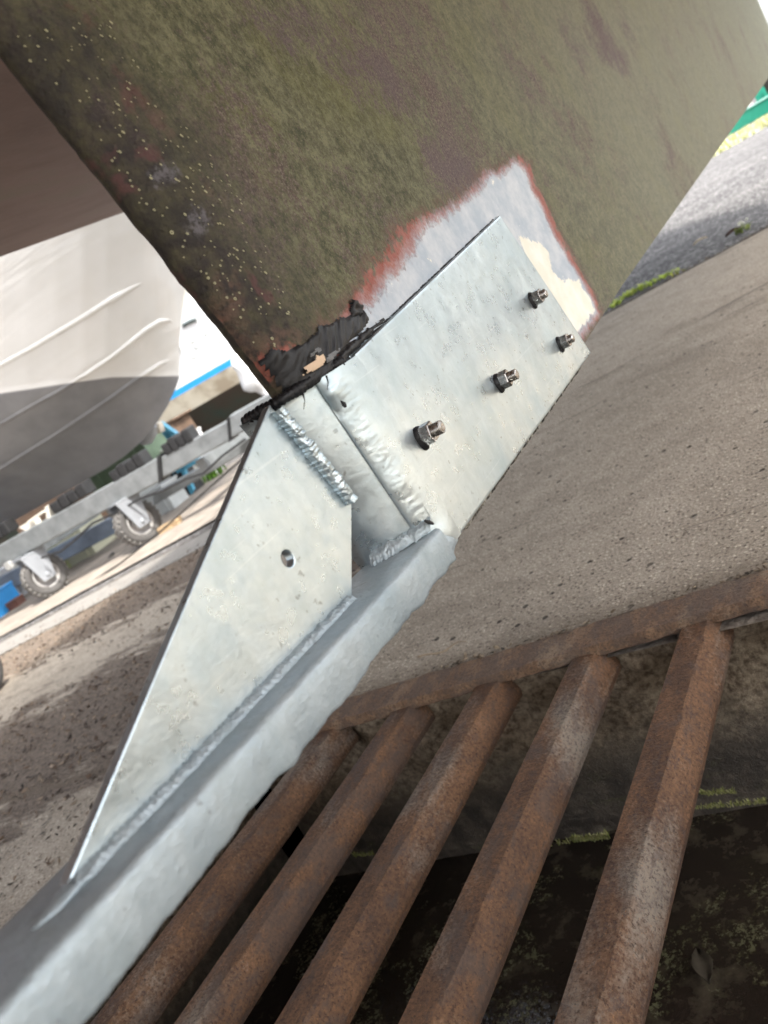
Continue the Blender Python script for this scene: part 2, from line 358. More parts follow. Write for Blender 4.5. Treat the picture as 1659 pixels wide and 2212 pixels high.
def mat_asphalt():
    n = N('asphalt')
    a = n.voro(48, 'F1', 'Distance'); ac = n.voro(48, 'F1', 'Color'); sp = n.new('ShaderNodeSeparateColor'); n.t.links.new(ac, sp.inputs[0])
    c = n.ramp(n.math('ADD', n.math('MULTIPLY', n.noise(.8, 5, .6, n.coord((1, 2.5, 1))), .6), n.math('MULTIPLY', n.noise(40, 5, .7), .4)), [(.36, (.055, .052, .052)), (.5, (.095, .090, .089)), (.66, (.18, .17, .163))])
    c = n.mix(n.math('MULTIPLY', n.step(sp.outputs[0], .62, .9), .75), c, (.40, .39, .38))
    c = n.mix(n.math('MULTIPLY', n.step(a, .42, .62), .65), c, (.030, .028, .028))
    return n.bsdf(c, .85, 0, n.bump(n.math('ADD', n.math('MULTIPLY', n.step(a, .6, 0), .6), n.noise(300, 3)), .9, .008), .3)
M_ASPH = mat_asphalt()
def mat_ground():
    n = N('gravel ground')
    c = n.ramp(n.noise(.25, 6, .65), [(.35, (.20, .17, .14)), (.55, (.30, .27, .23)), (.7, (.22, .22, .14))])
    c = n.mix(n.step(n.noise(40, 4, .7), .4, .62), n.mix(.55, c, (.07, .06, .05)), c)
    return n.bsdf(c, .9, 0, n.bump(n.noise(60, 5), .7, .02), .2)
M_GND = mat_ground()
def mat_pit():
    n = N('wet pit concrete')
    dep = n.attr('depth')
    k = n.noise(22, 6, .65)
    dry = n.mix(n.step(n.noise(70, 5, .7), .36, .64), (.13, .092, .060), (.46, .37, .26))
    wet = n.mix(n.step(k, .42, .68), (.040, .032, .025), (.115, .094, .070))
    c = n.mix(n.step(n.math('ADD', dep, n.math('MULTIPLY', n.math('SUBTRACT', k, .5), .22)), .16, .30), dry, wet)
    moss = n.math('MULTIPLY', n.step(n.noise(9, 6, .72, n.coord((1, 1, 2.5), loc=(2, 2, 0))), .56, .66), n.step(n.noise(150, 4, .7), .44, .60))
    c = n.mix(n.math('MULTIPLY', moss, n.math('MULTIPLY', n.step(dep, .18, .42), .8)), c, (.120, .130, .050))
    return n.bsdf(c, n.math('SUBTRACT', .85, n.math('MULTIPLY', n.step(dep, .15, .40), .38)), 0, n.bump(n.math('ADD', n.noise(60, 6, .7), n.math('MULTIPLY', n.noise(230, 4), .5)), .9, .012), .35)
M_PIT = mat_pit()
def mat_water():
    n = N('dark drain water')
    c = n.mix(n.step(n.noise(14, 6, .7), .50, .66), (.016, .012, .009), (.052, .043, .030))
    fl = n.math('MULTIPLY', n.step(n.noise(5, 5, .7, n.coord(loc=(1, 4, 0))), .50, .58), n.step(n.noise(110, 4, .75), .50, .60))
    c = n.mix(n.math('MULTIPLY', fl, .8), c, (.095, .095, .045))
    return n.bsdf(c, n.math('ADD', .04, n.math('MULTIPLY', fl, .6)), 0, n.bump(n.noise(30, 4, .6), .35, .006), .5)
M_WATER = mat_water()
def mat_attrcol(name, rough=.8):
    n = N(name); return n.bsdf(n.attrc('col'), rough, 0, n.bump(n.noise(200, 3), .3, .002), .25)
M_LEAF = mat_attrcol('dead leaves')
M_TYRE = plain('worn rubber tyre', (.060, .057, .054), .75, 0, .35, 30, .4, .004)
M_TYREDUST = plain('dusty rubber tread', (.155, .148, .138), .85, 0, .3, 30, .4, .004)
M_RUB = plain('black rubber', (.014, .014, .015), .6, 0, .4, 40, .3, .003)
M_BEAM = plain('weathered grey steel', (.235, .25, .255), .42, .45, .22, 9, .15, .002)
M_FORK = plain('pale galvanised fork', (.26, .275, .295), .45, .3, .10, 12, .1, .002)
M_RIM = plain('grey wheel rim', (.34, .33, .32), .5, .3, .2, 25, .2, .002)

exec_parts = []

# ------------------------------------------------------------------ ground, pit
fa, fb = gp(770, 1548), gp(1659, 1290)               # front edge of the frame = pit wall line
fdir = (fb-fa); fdir.z = 0; fdir.normalize()
PX0, PX1 = -1.52, 1.5
def wall_y(x): return fa.y+(x-fa.x)*fdir.y/fdir.x
PY0 = -1.5
fU = (gp(745, 1512)-fa); fwid = abs(fU.x*(-fdir.y)+fU.y*fdir.x)       # flange width
JOINT_A, JOINT_B = gp(1290, 690), gp(1659, 490)
def joint_y(x): return JOINT_A.y+(x-JOINT_A.x)*(JOINT_B.y-JOINT_A.y)/(JOINT_B.x-JOINT_A.x)

# one sheet of ground to the horizon, with the pit opening left out
gm = MB(); BIG = 900.0; zg = G-.03
xs = [-BIG, -60, PX0-.05, PX1+.05, 60, BIG]; ys = [-BIG, -60, PY0-.05, 1.2, 60, BIG]
for i in range(5):
    for k in range(5):
        if i == 2 and k == 2: continue
        def yy(j, x): return ys[j]
        gm.add([(xs[i], ys[k], zg), (xs[i+1], ys[k], zg), (xs[i+1], ys[k+1], zg), (xs[i], ys[k+1], zg)], [(0, 1, 2, 3)])
tag(gm.build('ground', M_GND, recalc=False), kind='structure')

# concrete slab between the pit and the asphalt
def add_float(o, name, vals):
    a = o.data.attributes.new(name, 'FLOAT', 'POINT'); a.data.foreach_set('value', vals)
def grid_mesh(name, xs_, rows_fn, mat, nrow):
    rows = []
    for j in range(nrow+1):
        rows.append([rows_fn(x, j/nrow) for x in xs_])
    mb = MB(); mb.grid(rows); return mb.build(name, mat, recalc=False)
def near_edge(x): return wall_y(x)+fwid*1.02
def soil_amt(x, y):
    p = 0.0
    # band of leaf litter parallel to the joint, on the left
    d = joint_y(x)-y
    p += 1.05*math.exp(-((d-1.05)/.60)**2)*min(1, max(0, (-x-2.1)/1.2))
    p += 1.0*math.exp(-((d-3.0)/.75)**2)*min(1, max(0, (-x-1.3)/.4))
    p += .45*math.exp(-((d-.12)/.10)**2)+.10*min(1, max(0, (-x-1.5)/.5))
    return p
nx = 150
xsl = [-12+ (PX0-1.2+12)*(i/50) for i in range(50)] + [PX0-1.2+(2.2-(PX0-1.2))*(i/110) for i in range(110)] + [2.2+i*1.0 for i in range(10)]
def slab(x, t):
    e = near_edge(x); y = e+(joint_y(x)-.02-e)*(t**1.6)
    z = G + .004*fbm(x*1.3, y*1.3, 0)
    if t < .06: z -= .010*max(0, nz(x*14, 3.1)) * (1-t/.06); y += .008*nz(x*22, 1.0)*(1-t/.06)
    return Vector((x, y, z))
o = grid_mesh('concrete_pavement', xsl, slab, M_CONC, 70); tag(o, kind='structure')
add_float(o, 'soil', [soil_amt(v.co.x, v.co.y) for v in o.data.vertices])
add_float(o, 'lip', [max(0, 1-(v.co.y-near_edge(v.co.x))/.16) for v in o.data.vertices])
# slab to the left of the pit and right of it
for (xa, xb) in ((-12, PX0), (PX1, 12)):
    xl = [lerp(xa, xb, i/60) for i in range(61)]
    o = grid_mesh('concrete_pavement', xl, lambda x, t: Vector((x, lerp(-6, near_edge(x), t), G+.004*fbm(x*1.3, lerp(-6, near_edge(x), t)*1.3, 0))), M_CONC, 60); tag(o, kind='structure')
    add_float(o, 'soil', [soil_amt(v.co.x, v.co.y) for v in o.data.vertices])
    add_float(o, 'lip', [0.0]*len(o.data.vertices))
xl = [PX0+ (PX1-PX0)*i/20 for i in range(21)]
o = grid_mesh('concrete_pavement', xl, lambda x, t: Vector((x, lerp(-6, PY0, t), G)), M_CONC, 20); tag(o, kind='structure'); add_float(o, 'soil', [0.0]*len(o.data.vertices)); add_float(o, 'lip', [0.0]*len(o.data.vertices))
# asphalt beyond the joint
xl = [-40+i*.8 for i in range(100)]
o = grid_mesh('asphalt_road', xl, lambda x, t: Vector((x, lerp(joint_y(x)+.02, joint_y(x)+12.5, t**1.5), G-.006+.006*fbm(x*.8, t*12))), M_ASPH, 40); tag(o, kind='structure')
# thin cracks in the slab
def crack(pts_, wd):
    P_ = [gp(*q) for q in pts_]; mb = MB(); n_ = 40; ra, rb = [], []
    for i_ in range(n_+1):
        q_ = i_/n_*(len(P_)-1); k_ = min(int(q_), len(P_)-2); p = P_[k_].lerp(P_[k_+1], q_-k_); tp = min(1, 6*min(i_/n_, 1-i_/n_)+.1)
        p = p+Vector((0, .005*nz(i_*.5, wd*900), 0)); p.z = G+.004*fbm(p.x*1.3, p.y*1.3, 0)+.0050; h_ = wd*tp*(.55+.5*abs(nz(i_*.9, 7)))
        ra.append(p+Vector((0, h_, 0))); rb.append(p-Vector((0, h_, 0)))
    mb.grid([ra, rb]); tag(mb.build('pavement_crack', M_CRACK, recalc=False), kind='structure')
M_CRACK = plain('dirt in cracks', (.060, .047, .036), .95, 0, .4, 80, .5, .004)
crack([(1240, 846), (1300, 818), (1375, 775), (1400, 765)], .0060); crack([(1205, 918), (1260, 893), (1322, 858)], .0045)
crack([(1495, 703), (1560, 665), (1659, 612), (1760, 560)], .0080); crack([(1400, 762), (1450, 735)], .0035); crack([(1560, 690), (1660, 640)], .0050); crack([(1010, 1190), (1120, 1140), (1180, 1118)], .0025)
# pale sandy concrete of the yard beyond the joint on the left
rows = []
for k in range(14): rows.append([Vector((x, joint_y(x)+.30+.34*k+.03*nz(x*2, k), G+.010+.003*nz(x*.7, k*.3))) for x in [-14+i*.25 for i in range(48)]])
yq_ = MB(); yq_.grid(rows); tag(yq_.build('yard_concrete', plain('sandy yard concrete', (.215, .185, .155), .9, 0, .32, 7, .6, .006), recalc=False), kind='structure')
# earth packed in the joint
jm = MB(); rows = []
for k in range(5):
    rows.append([Vector((x, joint_y(x)-.05+.025*k+.006*nz(x*9, k*2.0), G-.004+.010*(1-abs(k-2)/2)+.006*nz(x*20, k*1.3))) for x in [-12+i*.05 for i in range(400)]])
jm.grid(rows); M_SOIL = plain('dark joint soil', (.060, .048, .036), .95, 0, .5, 90, .8, .01)
tag(jm.build('joint_soil', M_SOIL, recalc=False), kind='structure')

# pit: walls, ledge and water
PZ = -.285
def pit_wall(p, q, inward, name='pit_wall'):
    rows = []; L = (q-p).length; n = int(L/.018)
    for j in range(36):
        t = j/35; z = lerp(G-.012, PZ-.05, t); row = []
        for i in range(n+1):
            b = p.lerp(q, i/n); s = i/n*L
            rough = .020*max(-.3, fbm(s*9, z*9, 1))*max(0, 1-max(0, t-.25)*3.5) + .010*max(0, fbm(s*34, z*34, 4))*max(0, 1-max(0, t-.3)*5) + .002*nz(s*30, z*30)
            ledge = .035 if .03 < t < .10 else 0
            row.append(Vector((b.x, b.y, z))+inward*(rough*1.6-.045))
        rows.append(row)
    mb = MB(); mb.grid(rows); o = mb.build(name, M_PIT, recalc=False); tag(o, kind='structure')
    add_float(o, 'depth', [G-v.co.z for v in o.data.vertices]); return o
A = Vector((PX0, wall_y(PX0), 0)); B = Vector((PX1, wall_y(PX1), 0))
inn = Vector((fdir.y, -fdir.x, 0))
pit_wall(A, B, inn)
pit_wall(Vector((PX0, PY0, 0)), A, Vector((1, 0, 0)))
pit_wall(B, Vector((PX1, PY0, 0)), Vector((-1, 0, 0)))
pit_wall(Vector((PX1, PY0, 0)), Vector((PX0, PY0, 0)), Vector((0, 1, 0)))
wm = MB(); wm.grid([[Vector((lerp(PX0-.1, PX1+.1, i/30), lerp(PY0-.1, wall_y(0)+.3, j/30), PZ)) for i in range(31)] for j in range(31)])
tag(wm.build('water', M_WATER, recalc=False), kind='structure')

# moss lines: short tufts along the waterline of the pit wall
def tufts(name, pts, mat, hmin, hmax, wid, blades=3, lean=.5, colf=None):
    mb = MB(); cols = []
    for p in pts:
        for b in range(blades):
            a = random.uniform(0, 6.283); h = random.uniform(hmin, hmax); d = Vector((math.cos(a), math.sin(a), 0)); s = Vector((-d.y, d.x, 0))*wid
            tip = p+d*h*lean*random.uniform(.3, 1)+Vector((0, 0, h)); midp = p.lerp(tip, .55)+Vector((0, 0, h*.12))
            mb.add([p-s, p+s, midp+s*.8, tip, midp-s*.8], [(0, 1, 2, 4), (4, 2, 3)])
            c = colf() if colf else (.2, .25, .05); cols += [c]*5
    o = mb.build(name, mat, recalc=False)
    a = o.data.attributes.new('col', 'FLOAT_COLOR', 'POINT'); a.data.foreach_set('color', [q for c in cols for q in (*c, 1)])
    return o
def wallpt(px, py):
    d = ray(px, py); t = ((fa-CP).dot(inn))/d.dot(inn); return CP+d*t+inn*.012
pts = []
for (a, b, n, j) in (((1236, 1806), (1318, 1800), 140, 5), ((1515, 1707), (1590, 1703), 50, 3), ((1500, 1738), (1659, 1724), 90, 3), ((770, 1842), (812, 1838), 40, 3), ((1190, 1818), (1236, 1812), 14, 3)):
    for i in range(n):
        t = random.random(); pts.append(wallpt(lerp(a[0], b[0], t)+random.uniform(-2, 2), lerp(a[1], b[1], t)+random.gauss(0, j*.5)))
M_MOSS = mat_attrcol('moss blades', .7)
o = tufts('moss', pts, M_MOSS, .004, .012, .0012, 3, .8, lambda: random.choice([(.24, .25, .075), (.30, .30, .12), (.16, .18, .05), (.34, .32, .17)])); tag(o, 'yellow green moss along the waterline of the drain pit', 'moss', kind='stuff')

# dead leaf on the pit water
def leaf(name, c, L, Wd, ang, tilt, col, label, curl=.25):
    rows = []
    for i in range(9):
        t = i/8; wv = Wd*math.sin(math.pi*min(1, t*.95+.02))**.8*(1-.25*t)
        rows.append([Vector(((t-.5)*L, s*wv/2*(1+.18*nz(t*9, s*3)), curl*Wd*(s*s)+.10*L*math.sin(t*3)+.004*nz(t*5, s*4))) for s in (-1, -.5, 0, .5, 1)])
    R3 = Matrix.Rotation(ang, 3, 'Z') @ Matrix.Rotation(tilt, 3, 'X')
    mb = MB(); mb.grid([[R3 @ p + Vector(c) for p in r] for r in rows])
    n = N(name+' brown'); k = n.noise(70, 4); m = n.bsdf(n.mix(n.step(k, .35, .7), tuple(q*.65 for q in col), col), .8, 0, n.bump(n.noise(150, 4), .4, .002), .2)
    o = mb.build(name, m, recalc=False); sm = o.modifiers.new('thick', 'SOLIDIFY'); sm.thickness = .0006
    return tag(o, label, 'leaf')
leaf('dead_leaf', gp(1520, 2092, PZ+.012), .062, .036, 1.95, .2, (.042, .034, .023), 'brown dead leaf floating on the dark drain water')
leaf('dead_leaf', gp(1513, 522, G+.012), .10, .030, .35, .2, (.50, .42, .30), 'pale dry leaf lying on the asphalt past the joint')
leaf('dead_leaf', gp(1585, 503, G+.016), .10, .042, .2, .4, (.060, .034, .026), 'dark brown leaf beside the white flowering weed')

# ------------------------------------------------------------------ rusty drain grate
gr = empty('drain_grate', (0, .8, G), 'rusty steel bar grate over the dark drain pit', 'drain grate')
fm = MB()
nf = 260; rows = []
u = fdir; vback = -inn
prof = [(.003, -.021), (-.001, -.018), (-.001, -.003), (.003, .0035), (fwid*.55, .0055), (fwid-.004, .004), (fwid, -.004), (fwid, -.02), (.016, -.021)]
for i in range(nf+1):
    x = lerp(PX0, PX1, i/nf); b = Vector((x, wall_y(x), G)); row = []
    for k, (a, z) in enumerate(prof):
        jx = .0042*nz(x*25, .7+(k > 3))+.0022*nz(x*90, k*.3); row.append(b+vback*(a+(jx if k in (0, 1, 2, 3, 5, 6) else 0))+Vector((0, 0, z+.0018*nz(x*60, k*3.3))))
    rows.append(row)
fm.grid(rows, True, True)
fo = fm.build('frame', M_RUSTF, gr); fo.modifiers.new('split', 'EDGE_SPLIT').split_angle = R(40)
barx = []
tops = {0: ((1469, 1340), (1182, 2212)), 1: ((1230, 1416), (842, 2196)), 2: ((1039, 1460), (700, 2030))}
L0 = gp(1469, 1340); L1 = gp(1182, 2212)
bdir = (L0-L1); bdir.z = 0; bdir.normalize(); bperp = Vector((bdir.y, -bdir.x, 0))
P2 = gp(1230, 1416)
pitchx = abs((L0-P2).x)
bprof = [(-.004, -.006), (-.001, 0.000), (.021, .0008), (.0435, 0.0), (.0465, -.0022), (.0610, -.027), (.0665, -.044), (.0625, -.058), (.048, -.068), (.024, -.070), (.004, -.063), (-.006, -.038)]
for k in range(-1, 8):          # bars outside the frame to the right are left out
    x0 = L0.x - k*pitchx*1.0
    if k == -1: x0 += .012
    ystart = wall_y(x0)
    if x0 < PX0+.05 or x0 > PX1-.14: continue
    s0 = Vector((x0, ystart, G))+bdir*((L0-Vector((L0.x, wall_y(L0.x), 0))).length*0)
    rows = []; Lb = 2.35; nb = 170
    for i in range(nb+1):
        t = i/nb; d = Lb*t**1.25
        if s0.y-d < PY0+.005: break
        c = s0 - bdir*(d-.035) + Vector((0, 0, -.0105)); row = []
        for j, (a, z) in enumerate(bprof):
            jj = .0012*nz(d*14+k*7, j*.35)+.0010*nz(d*90, j*.9+k)+.0006*nz(d*240, j*2.7+k)
            a2 = a-.004 if False else a
            row.append(c+bperp*(a2*.98+jj*.8)+Vector((0, 0, z+jj)))
        rows.append(row)
    mb = MB(); mb.grid(rows, True, True); e = len(rows)-1
    mb.add(rows[0], [tuple(range(len(bprof)))]); mb.add(rows[e], [tuple(range(len(bprof)))])
    bo = mb.build('bar', M_RUST, gr)
    es = bo.modifiers.new('split', 'EDGE_SPLIT'); es.split_angle = R(26)

# leaf litter / dirt flakes
def litter(name, n, fn, smin, smax, label, cols, cat='leaf litter'):
    mb = MB(); cc = []
    for _ in range(n):
        p = fn()
        if p is None: continue
        s = random.uniform(smin, smax)*random.choice([.5, .7, 1, 1]); a = random.uniform(0, 6.28); el = random.uniform(.25, .7)
        d = Vector((math.cos(a), math.sin(a), random.uniform(-.25, .5)))*s; q = Vector((-math.sin(a), math.cos(a), random.uniform(-.4, .4)))*s*el
        z = Vector((0, 0, abs(d.z)+s*.12))
        mb.add([p-d+z, p+q*.9+z*.8, p+d+z, p-q+z*.7, p+z*1.6], [(0, 1, 4), (1, 2, 4), (2, 3, 4), (3, 0, 4)])
        c = random.choice(cols); k = random.uniform(.6, 1.2); cc += [tuple(min(1, x*k) for x in c)]*5
    o = mb.build(name, M_LEAF, recalc=False)
    a = o.data.attributes.new('col', 'FLOAT_COLOR', 'POINT'); a.data.foreach_set('color', [q for c in cc for q in (*c, 1)])
    return tag(o, label, cat, kind='stuff')
def lf():
    for _ in range(40):
        x = random.uniform(-6.5, -1.35); y = random.uniform(.1, 4.6)
        if y > joint_y(x)-.1: continue
        s = soil_amt(x, y)+.55*fbm(x*.9, y*2.2, 5)
        if s > .20+random.random()*.6 and (x < PX0-.02 or y > near_edge(x)+.05): return Vector((x, y, G+.002))
    return None
litter('leaf_litter', 15000, lf, .004, .016, 'dark leaf litter and dirt strewn over the concrete left of the bracket', [(.055, .036, .026), (.10, .066, .045), (.155, .11, .075), (.035, .026, .020), (.24, .185, .135)])
def lf2():
    x = random.uniform(PX0, 1.0); y = near_edge(x)-.006+abs(random.gauss(0, .012))
    if fbm(x*5, 2.0) < random.uniform(-.25, .35): return None
    return Vector((x, y, G+.002))
litter('edge_debris', 900, lf2, .003, .010, 'dry brown debris caught where concrete meets the rusty frame', [(.10, .075, .05), (.17, .13, .09), (.05, .04, .03), (.28, .22, .15)])
def lf3():
    x = random.uniform(-1.7, 1.2); return Vector((x, joint_y(x)+random.gauss(0.0, .035), G+.004))
litter('joint_debris', 700, lf3, .004, .014, 'small dark leaf bits along the joint between asphalt and concrete', [(.09, .07, .05), (.05, .04, .03), (.22, .18, .13), (.12, .085, .05)])
# twig curling along the frame
tw = MB(); pts = []
for i in range(14):
    t = i/13; p = gp(lerp(905, 1010, t), lerp(1422, 1392, t)+4*math.sin(t*6)); pts.append(p+Vector((0, 0, .004+.004*math.sin(t*9))))
tw.tube(pts, [.0022*(1-.6*i/13) for i in range(14)], 6)
tag(tw.build('dry_twig', plain('dry twig', (.30, .23, .155), .8, 0, .3, 60)), 'thin pale dry stem curled against the rusty frame edge', 'twig')

# ------------------------------------------------------------------ weeds in the joint
def weed(px, py, n, h, spread, cols, label, flower=False):
    c = gp(px, py); root = empty('weed', c, label, 'weed', 'weeds in the pavement joint')
    pts = [c+Vector((random.gauss(0, spread), random.gauss(0, .018), -.004)) for _ in range(n)]
    mb = MB(); cc = []
    for p in pts:
        for b in range(4):
            a = random.uniform(0, 6.283); hh = random.uniform(.35, 1)*h; d = Vector((math.cos(a), math.sin(a), 0)); s = Vector((-d.y, d.x, 0))*.0035
            q1 = p+d*hh*.3+Vector((0, 0, hh*.6)); q2 = p+d*hh*.9+Vector((0, 0, hh*random.uniform(.5, 1)))
            mb.add([p-s*.5, p+s*.5, q1+s*1.4, q2, q1-s*1.4], [(0, 1, 2, 4), (4, 2, 3)]); cc += [random.choice(cols)]*5
    o = mb.build('foliage', M_MOSS, root, recalc=False)
    at = o.data.attributes.new('col', 'FLOAT_COLOR', 'POINT'); at.data.foreach_set('color', [q for k in cc for q in (*k, 1)])
    if flower:
        fb_ = MB()
        for k in range(7):
            p = c+Vector((random.gauss(0, .02), random.gauss(0, .012), h*random.uniform(.8, 1.3)))
            fb_.lathe(p, (random.gauss(0, .4), random.gauss(0, .4), 1), [(-.004, .001), (0, .008), (.004, .009), (.007, .004), (.008, .0005)], 8)
        fb_.build('flower', plain('white petals', (.70, .70, .60), .7, 0, .1, 90), root)
GRN = [(.42, .56, .07), (.52, .64, .12), (.30, .42, .06), (.60, .66, .18)]
weed(1380, 628, 60, .045, .075, GRN, 'bright green weed tuft nearest the keel in the pavement joint, broadest one')
weed(1325, 662, 18, .04, .025, GRN, 'small green weed at the joint right beside the keel corner')
weed(1429, 601, 22, .032, .05, GRN, 'low sparse green weed halfway along the pavement joint')
weed(1470, 588, 7, .03, .03, [(.40, .40, .06), (.30, .34, .06)], 'yellowish weed sprig between the sparse weed and the white flower')
weed(1606, 500, 14, .055, .03, [(.14, .19, .05), (.22, .26, .08)], 'weed with small white flower heads at the right end of the joint', True)

# ------------------------------------------------------------------ own sailing boat
XC = -.402
boat = empty('sailing_boat', (XC, .6, G), 'large boat with algae stained keel and brown antifouling overhead', 'boat')
def y_aft(z): return .536-.228*(z-.85)+.0025*nz(z*40, 5)+.0012*nz(z*150, 2)
def zbot(y): return .655 if y < 1.25 else .66+.05*(y-1.25)-.005*max(0, 1-(y-1.25)/.3)
def xout(y):
    if y < 1.25: return .029
    return .029+.079*(y-1.25)
def zroot(y): return 1.40+.02*max(0, y)
NA = 14
ycol = [('a', i) for i in range(NA)]
yv = []
y = .60
while y < 1.75: yv.append(y); y += .0045
while y < 6.6: yv.append(y); y += .02+.06*(y-1.7)/5
def keel_pt(side, y, z): return Vector((XC+side*xout(y), y, z))
def keel_rows(side):
    rows = []; nzv = 150
    for j in range(nzv+1):
        t = j/nzv; row = []
        for i in range(NA):
            th = math.pi/2*i/NA; zz = lerp(.655, zroot(.6), t); ya = y_aft(zz) if zz > .840 else .594; a = .60-ya
            row.append(Vector((XC+side*.029*math.sin(th), .60-a*math.cos(th), zz)))
        for yq in yv:
            zz = lerp(zbot(yq), zroot(yq), t); xo = xout(yq)
            xo += .10*max(0, (zz-zroot(yq)+.10)/.10)**2
            row.append(Vector((XC+side*xo, yq, zz)))
        rows.append(row)
    return rows
km = MB(); rs = keel_rows(1); rp = keel_rows(-1); km.grid(rs); km.grid(rp)
# flat sole joining both sides
km.add(rs[0]+rp[0], [(i, i+1, len(rs[0])+i+1, len(rs[0])+i) for i in range(len(rs[0])-1)])
km.add([rs[j][-1] for j in range(len(rs))]+[rp[j][-1] for j in range(len(rs))], [(j, j+1, len(rs)+j+1, len(rs)+j) for j in range(len(rs)-1)])
keel = km.build('keel', M_KEEL, boat)
def yz(px): return [(p.y, p.z) for p in (kp(*q) for q in px)]
P_GREY = yz([(748, 700), (775, 668), (805, 640), (830, 605), (875, 560), (895, 520), (905, 492), (955, 464), (1010, 428), (1046, 390), (1050, 376), (1085, 372), (1103, 352), (1125, 372), (1142, 420), (1165, 462), (1185, 508), (1215, 560), (1245, 612), (1270, 655), (1281, 682), (1250, 735), (1000, 900), (760, 870)])
P_RED = yz([(690, 715), (752, 648), (778, 590), (815, 545), (850, 488), (895, 462), (960, 440), (1000, 415), (1040, 368), (1085, 352), (1108, 340), (1132, 360), (1155, 420), (1180, 470), (1205, 520), (1235, 575), (1268, 635), (1292, 688), (1255, 745), (1000, 900), (720, 860)])
P_RED2 = yz([(545, 815), (560, 780), (598, 745), (618, 735), (650, 742), (662, 755), (640, 780), (600, 822), (565, 830)])
P_RED3 = yz([(505, 590), (520, 580), (528, 600), (540, 660), (560, 690), (548, 700), (520, 660)])
P_CREAM = yz([(1118, 508), (1160, 520), (1180, 550), (1192, 585), (1208, 605), (1238, 606), (1262, 640), (1274, 672), (1276, 690), (1250, 735), (1180, 640)])
P_CRS = [yz(q) for q in ([(1052, 385), (1082, 380), (1072, 398), (1055, 402)], [(918, 552), (948, 545), (945, 572), (925, 578)], [(838, 602), (858, 606), (848, 622), (832, 626)], [(812, 648), (828, 638), (832, 655), (818, 665)], [(775, 672), (792, 668), (785, 690)])]
SC1 = yz([(335, 350), (360, 332), (385, 340), (402, 365), (395, 385), (365, 395), (340, 378)]); SC2 = yz([(412, 445), (435, 428), (458, 440), (468, 470), (455, 500), (425, 495)])
PURP = [yz(q) for q in ([(470, -20), (640, -20), (820, 120), (900, 215), (850, 260), (760, 240), (640, 150), (500, 60)], [(1150, -20), (1300, -20), (1330, 150), (1290, 200), (1210, 190), (1160, 100)], [(180, 210), (300, 260), (330, 330), (220, 300)], [(900, 300), (1010, 330), (1080, 420), (1000, 440), (920, 380)])]
vals = {k: [] for k in ('red', 'grey', 'cream', 'scar', 'aft', 'fwd', 'purple')}
off = parent_world(boat); starb = len(rs)*len(rs[0])
for idx, v in enumerate(keel.data.vertices):
    p = v.co+off; yy_, zz = p.y, p.z
    near = p.x > XC-.0005 and yy_ < 1.7
    if near:
        d = sdist(P_RED, yy_, zz); d2 = max(sdist(P_RED2, yy_, zz)+.007, sdist(P_RED3, yy_, zz)-.002)
        vals['red'].append(max(d, d2)); vals['grey'].append(sdist(P_GREY, yy_, zz))
        vals['cream'].append(max(sdist(P_CREAM, yy_, zz), max(sdist(c, yy_, zz)-.004 for c in P_CRS), -.009 if zz < .90 and sdist(P_GREY, yy_, zz) > .006 else -1))
        vals['scar'].append(max(sdist(SC1, yy_, zz), sdist(SC2, yy_, zz)))
    else:
        for k in ('red', 'grey', 'cream', 'scar'): vals[k].append(-1.0)
    vals['purple'].append(max(sdist(q, yy_, zz) for q in PURP) if p.x > XC-.0005 and yy_ < 2.6 else -1.0)
    vals['aft'].append(yy_-y_aft(zz) if p.x > XC-.001 else (yy_-y_aft(zz)))
    vals['fwd'].append(max(0, min(1, (yy_-.85)/1.2)))
for k in vals: add_float(keel, k, vals[k])

# hull above: bottom panels to a hard chine, then topsides
HB = 1.85
def hb(y): return HB if y < 3.6 else HB*max(0.02, 1-((y-3.6)/5.0)**2.0)
_h0, _h1 = kp(0, 555, XC-HB), kp(250, 465, XC-HB)
def zch(y): return max(1.60, _h0.z+(_h1.z-_h0.z)*(y-_h0.y)/(_h1.y-_h0.y))
def zc(y): return min(zroot(y), zch(y)-.05)
ysta = [-3.2+i*.25 for i in range(48)]
hm = MB()
hrow = []
for q in ysta:
    if q > 8.5: break
    b = hb(q); row = []
    for s in [-1+i/8 for i in range(17)]:
        row.append(Vector((XC+b*s, q, lerp(zc(q), zch(q), abs(s)**1.15))))
    hrow.append(row)
hm.grid(hrow); hm.build('hull_bottom', M_AF, boat, recalc=False)
tm = MB()
for sgn in (-1, 1):
    tm.grid([[Vector((XC+sgn*(hb(q)+f*.14+ (0.0)), q, lerp(zch(q), 3.0+.04*q, f))) for f in (0, .25, .5, .75, 1)] for q in [y_ for y_ in ysta if y_ <= 8.5]])
q = ysta[0]
tm.add([(XC-hb(q), q, zch(q)), (XC, q, zc(q)), (XC+hb(q), q, zch(q)), (XC+hb(q)+.14, q, 2.97), (XC-hb(q)-.14, q, 2.97)], [(0, 1, 2, 3, 4)])
tm.grid([[Vector((XC+s*(hb(q)+.14), q, 3.0+.04*q)) for s in (-1, -.3, .3, 1)] for q in [y_ for y_ in ysta if y_ <= 8.5]], False)
tm.build('topsides', M_WHITEGEL, boat, recalc=False)

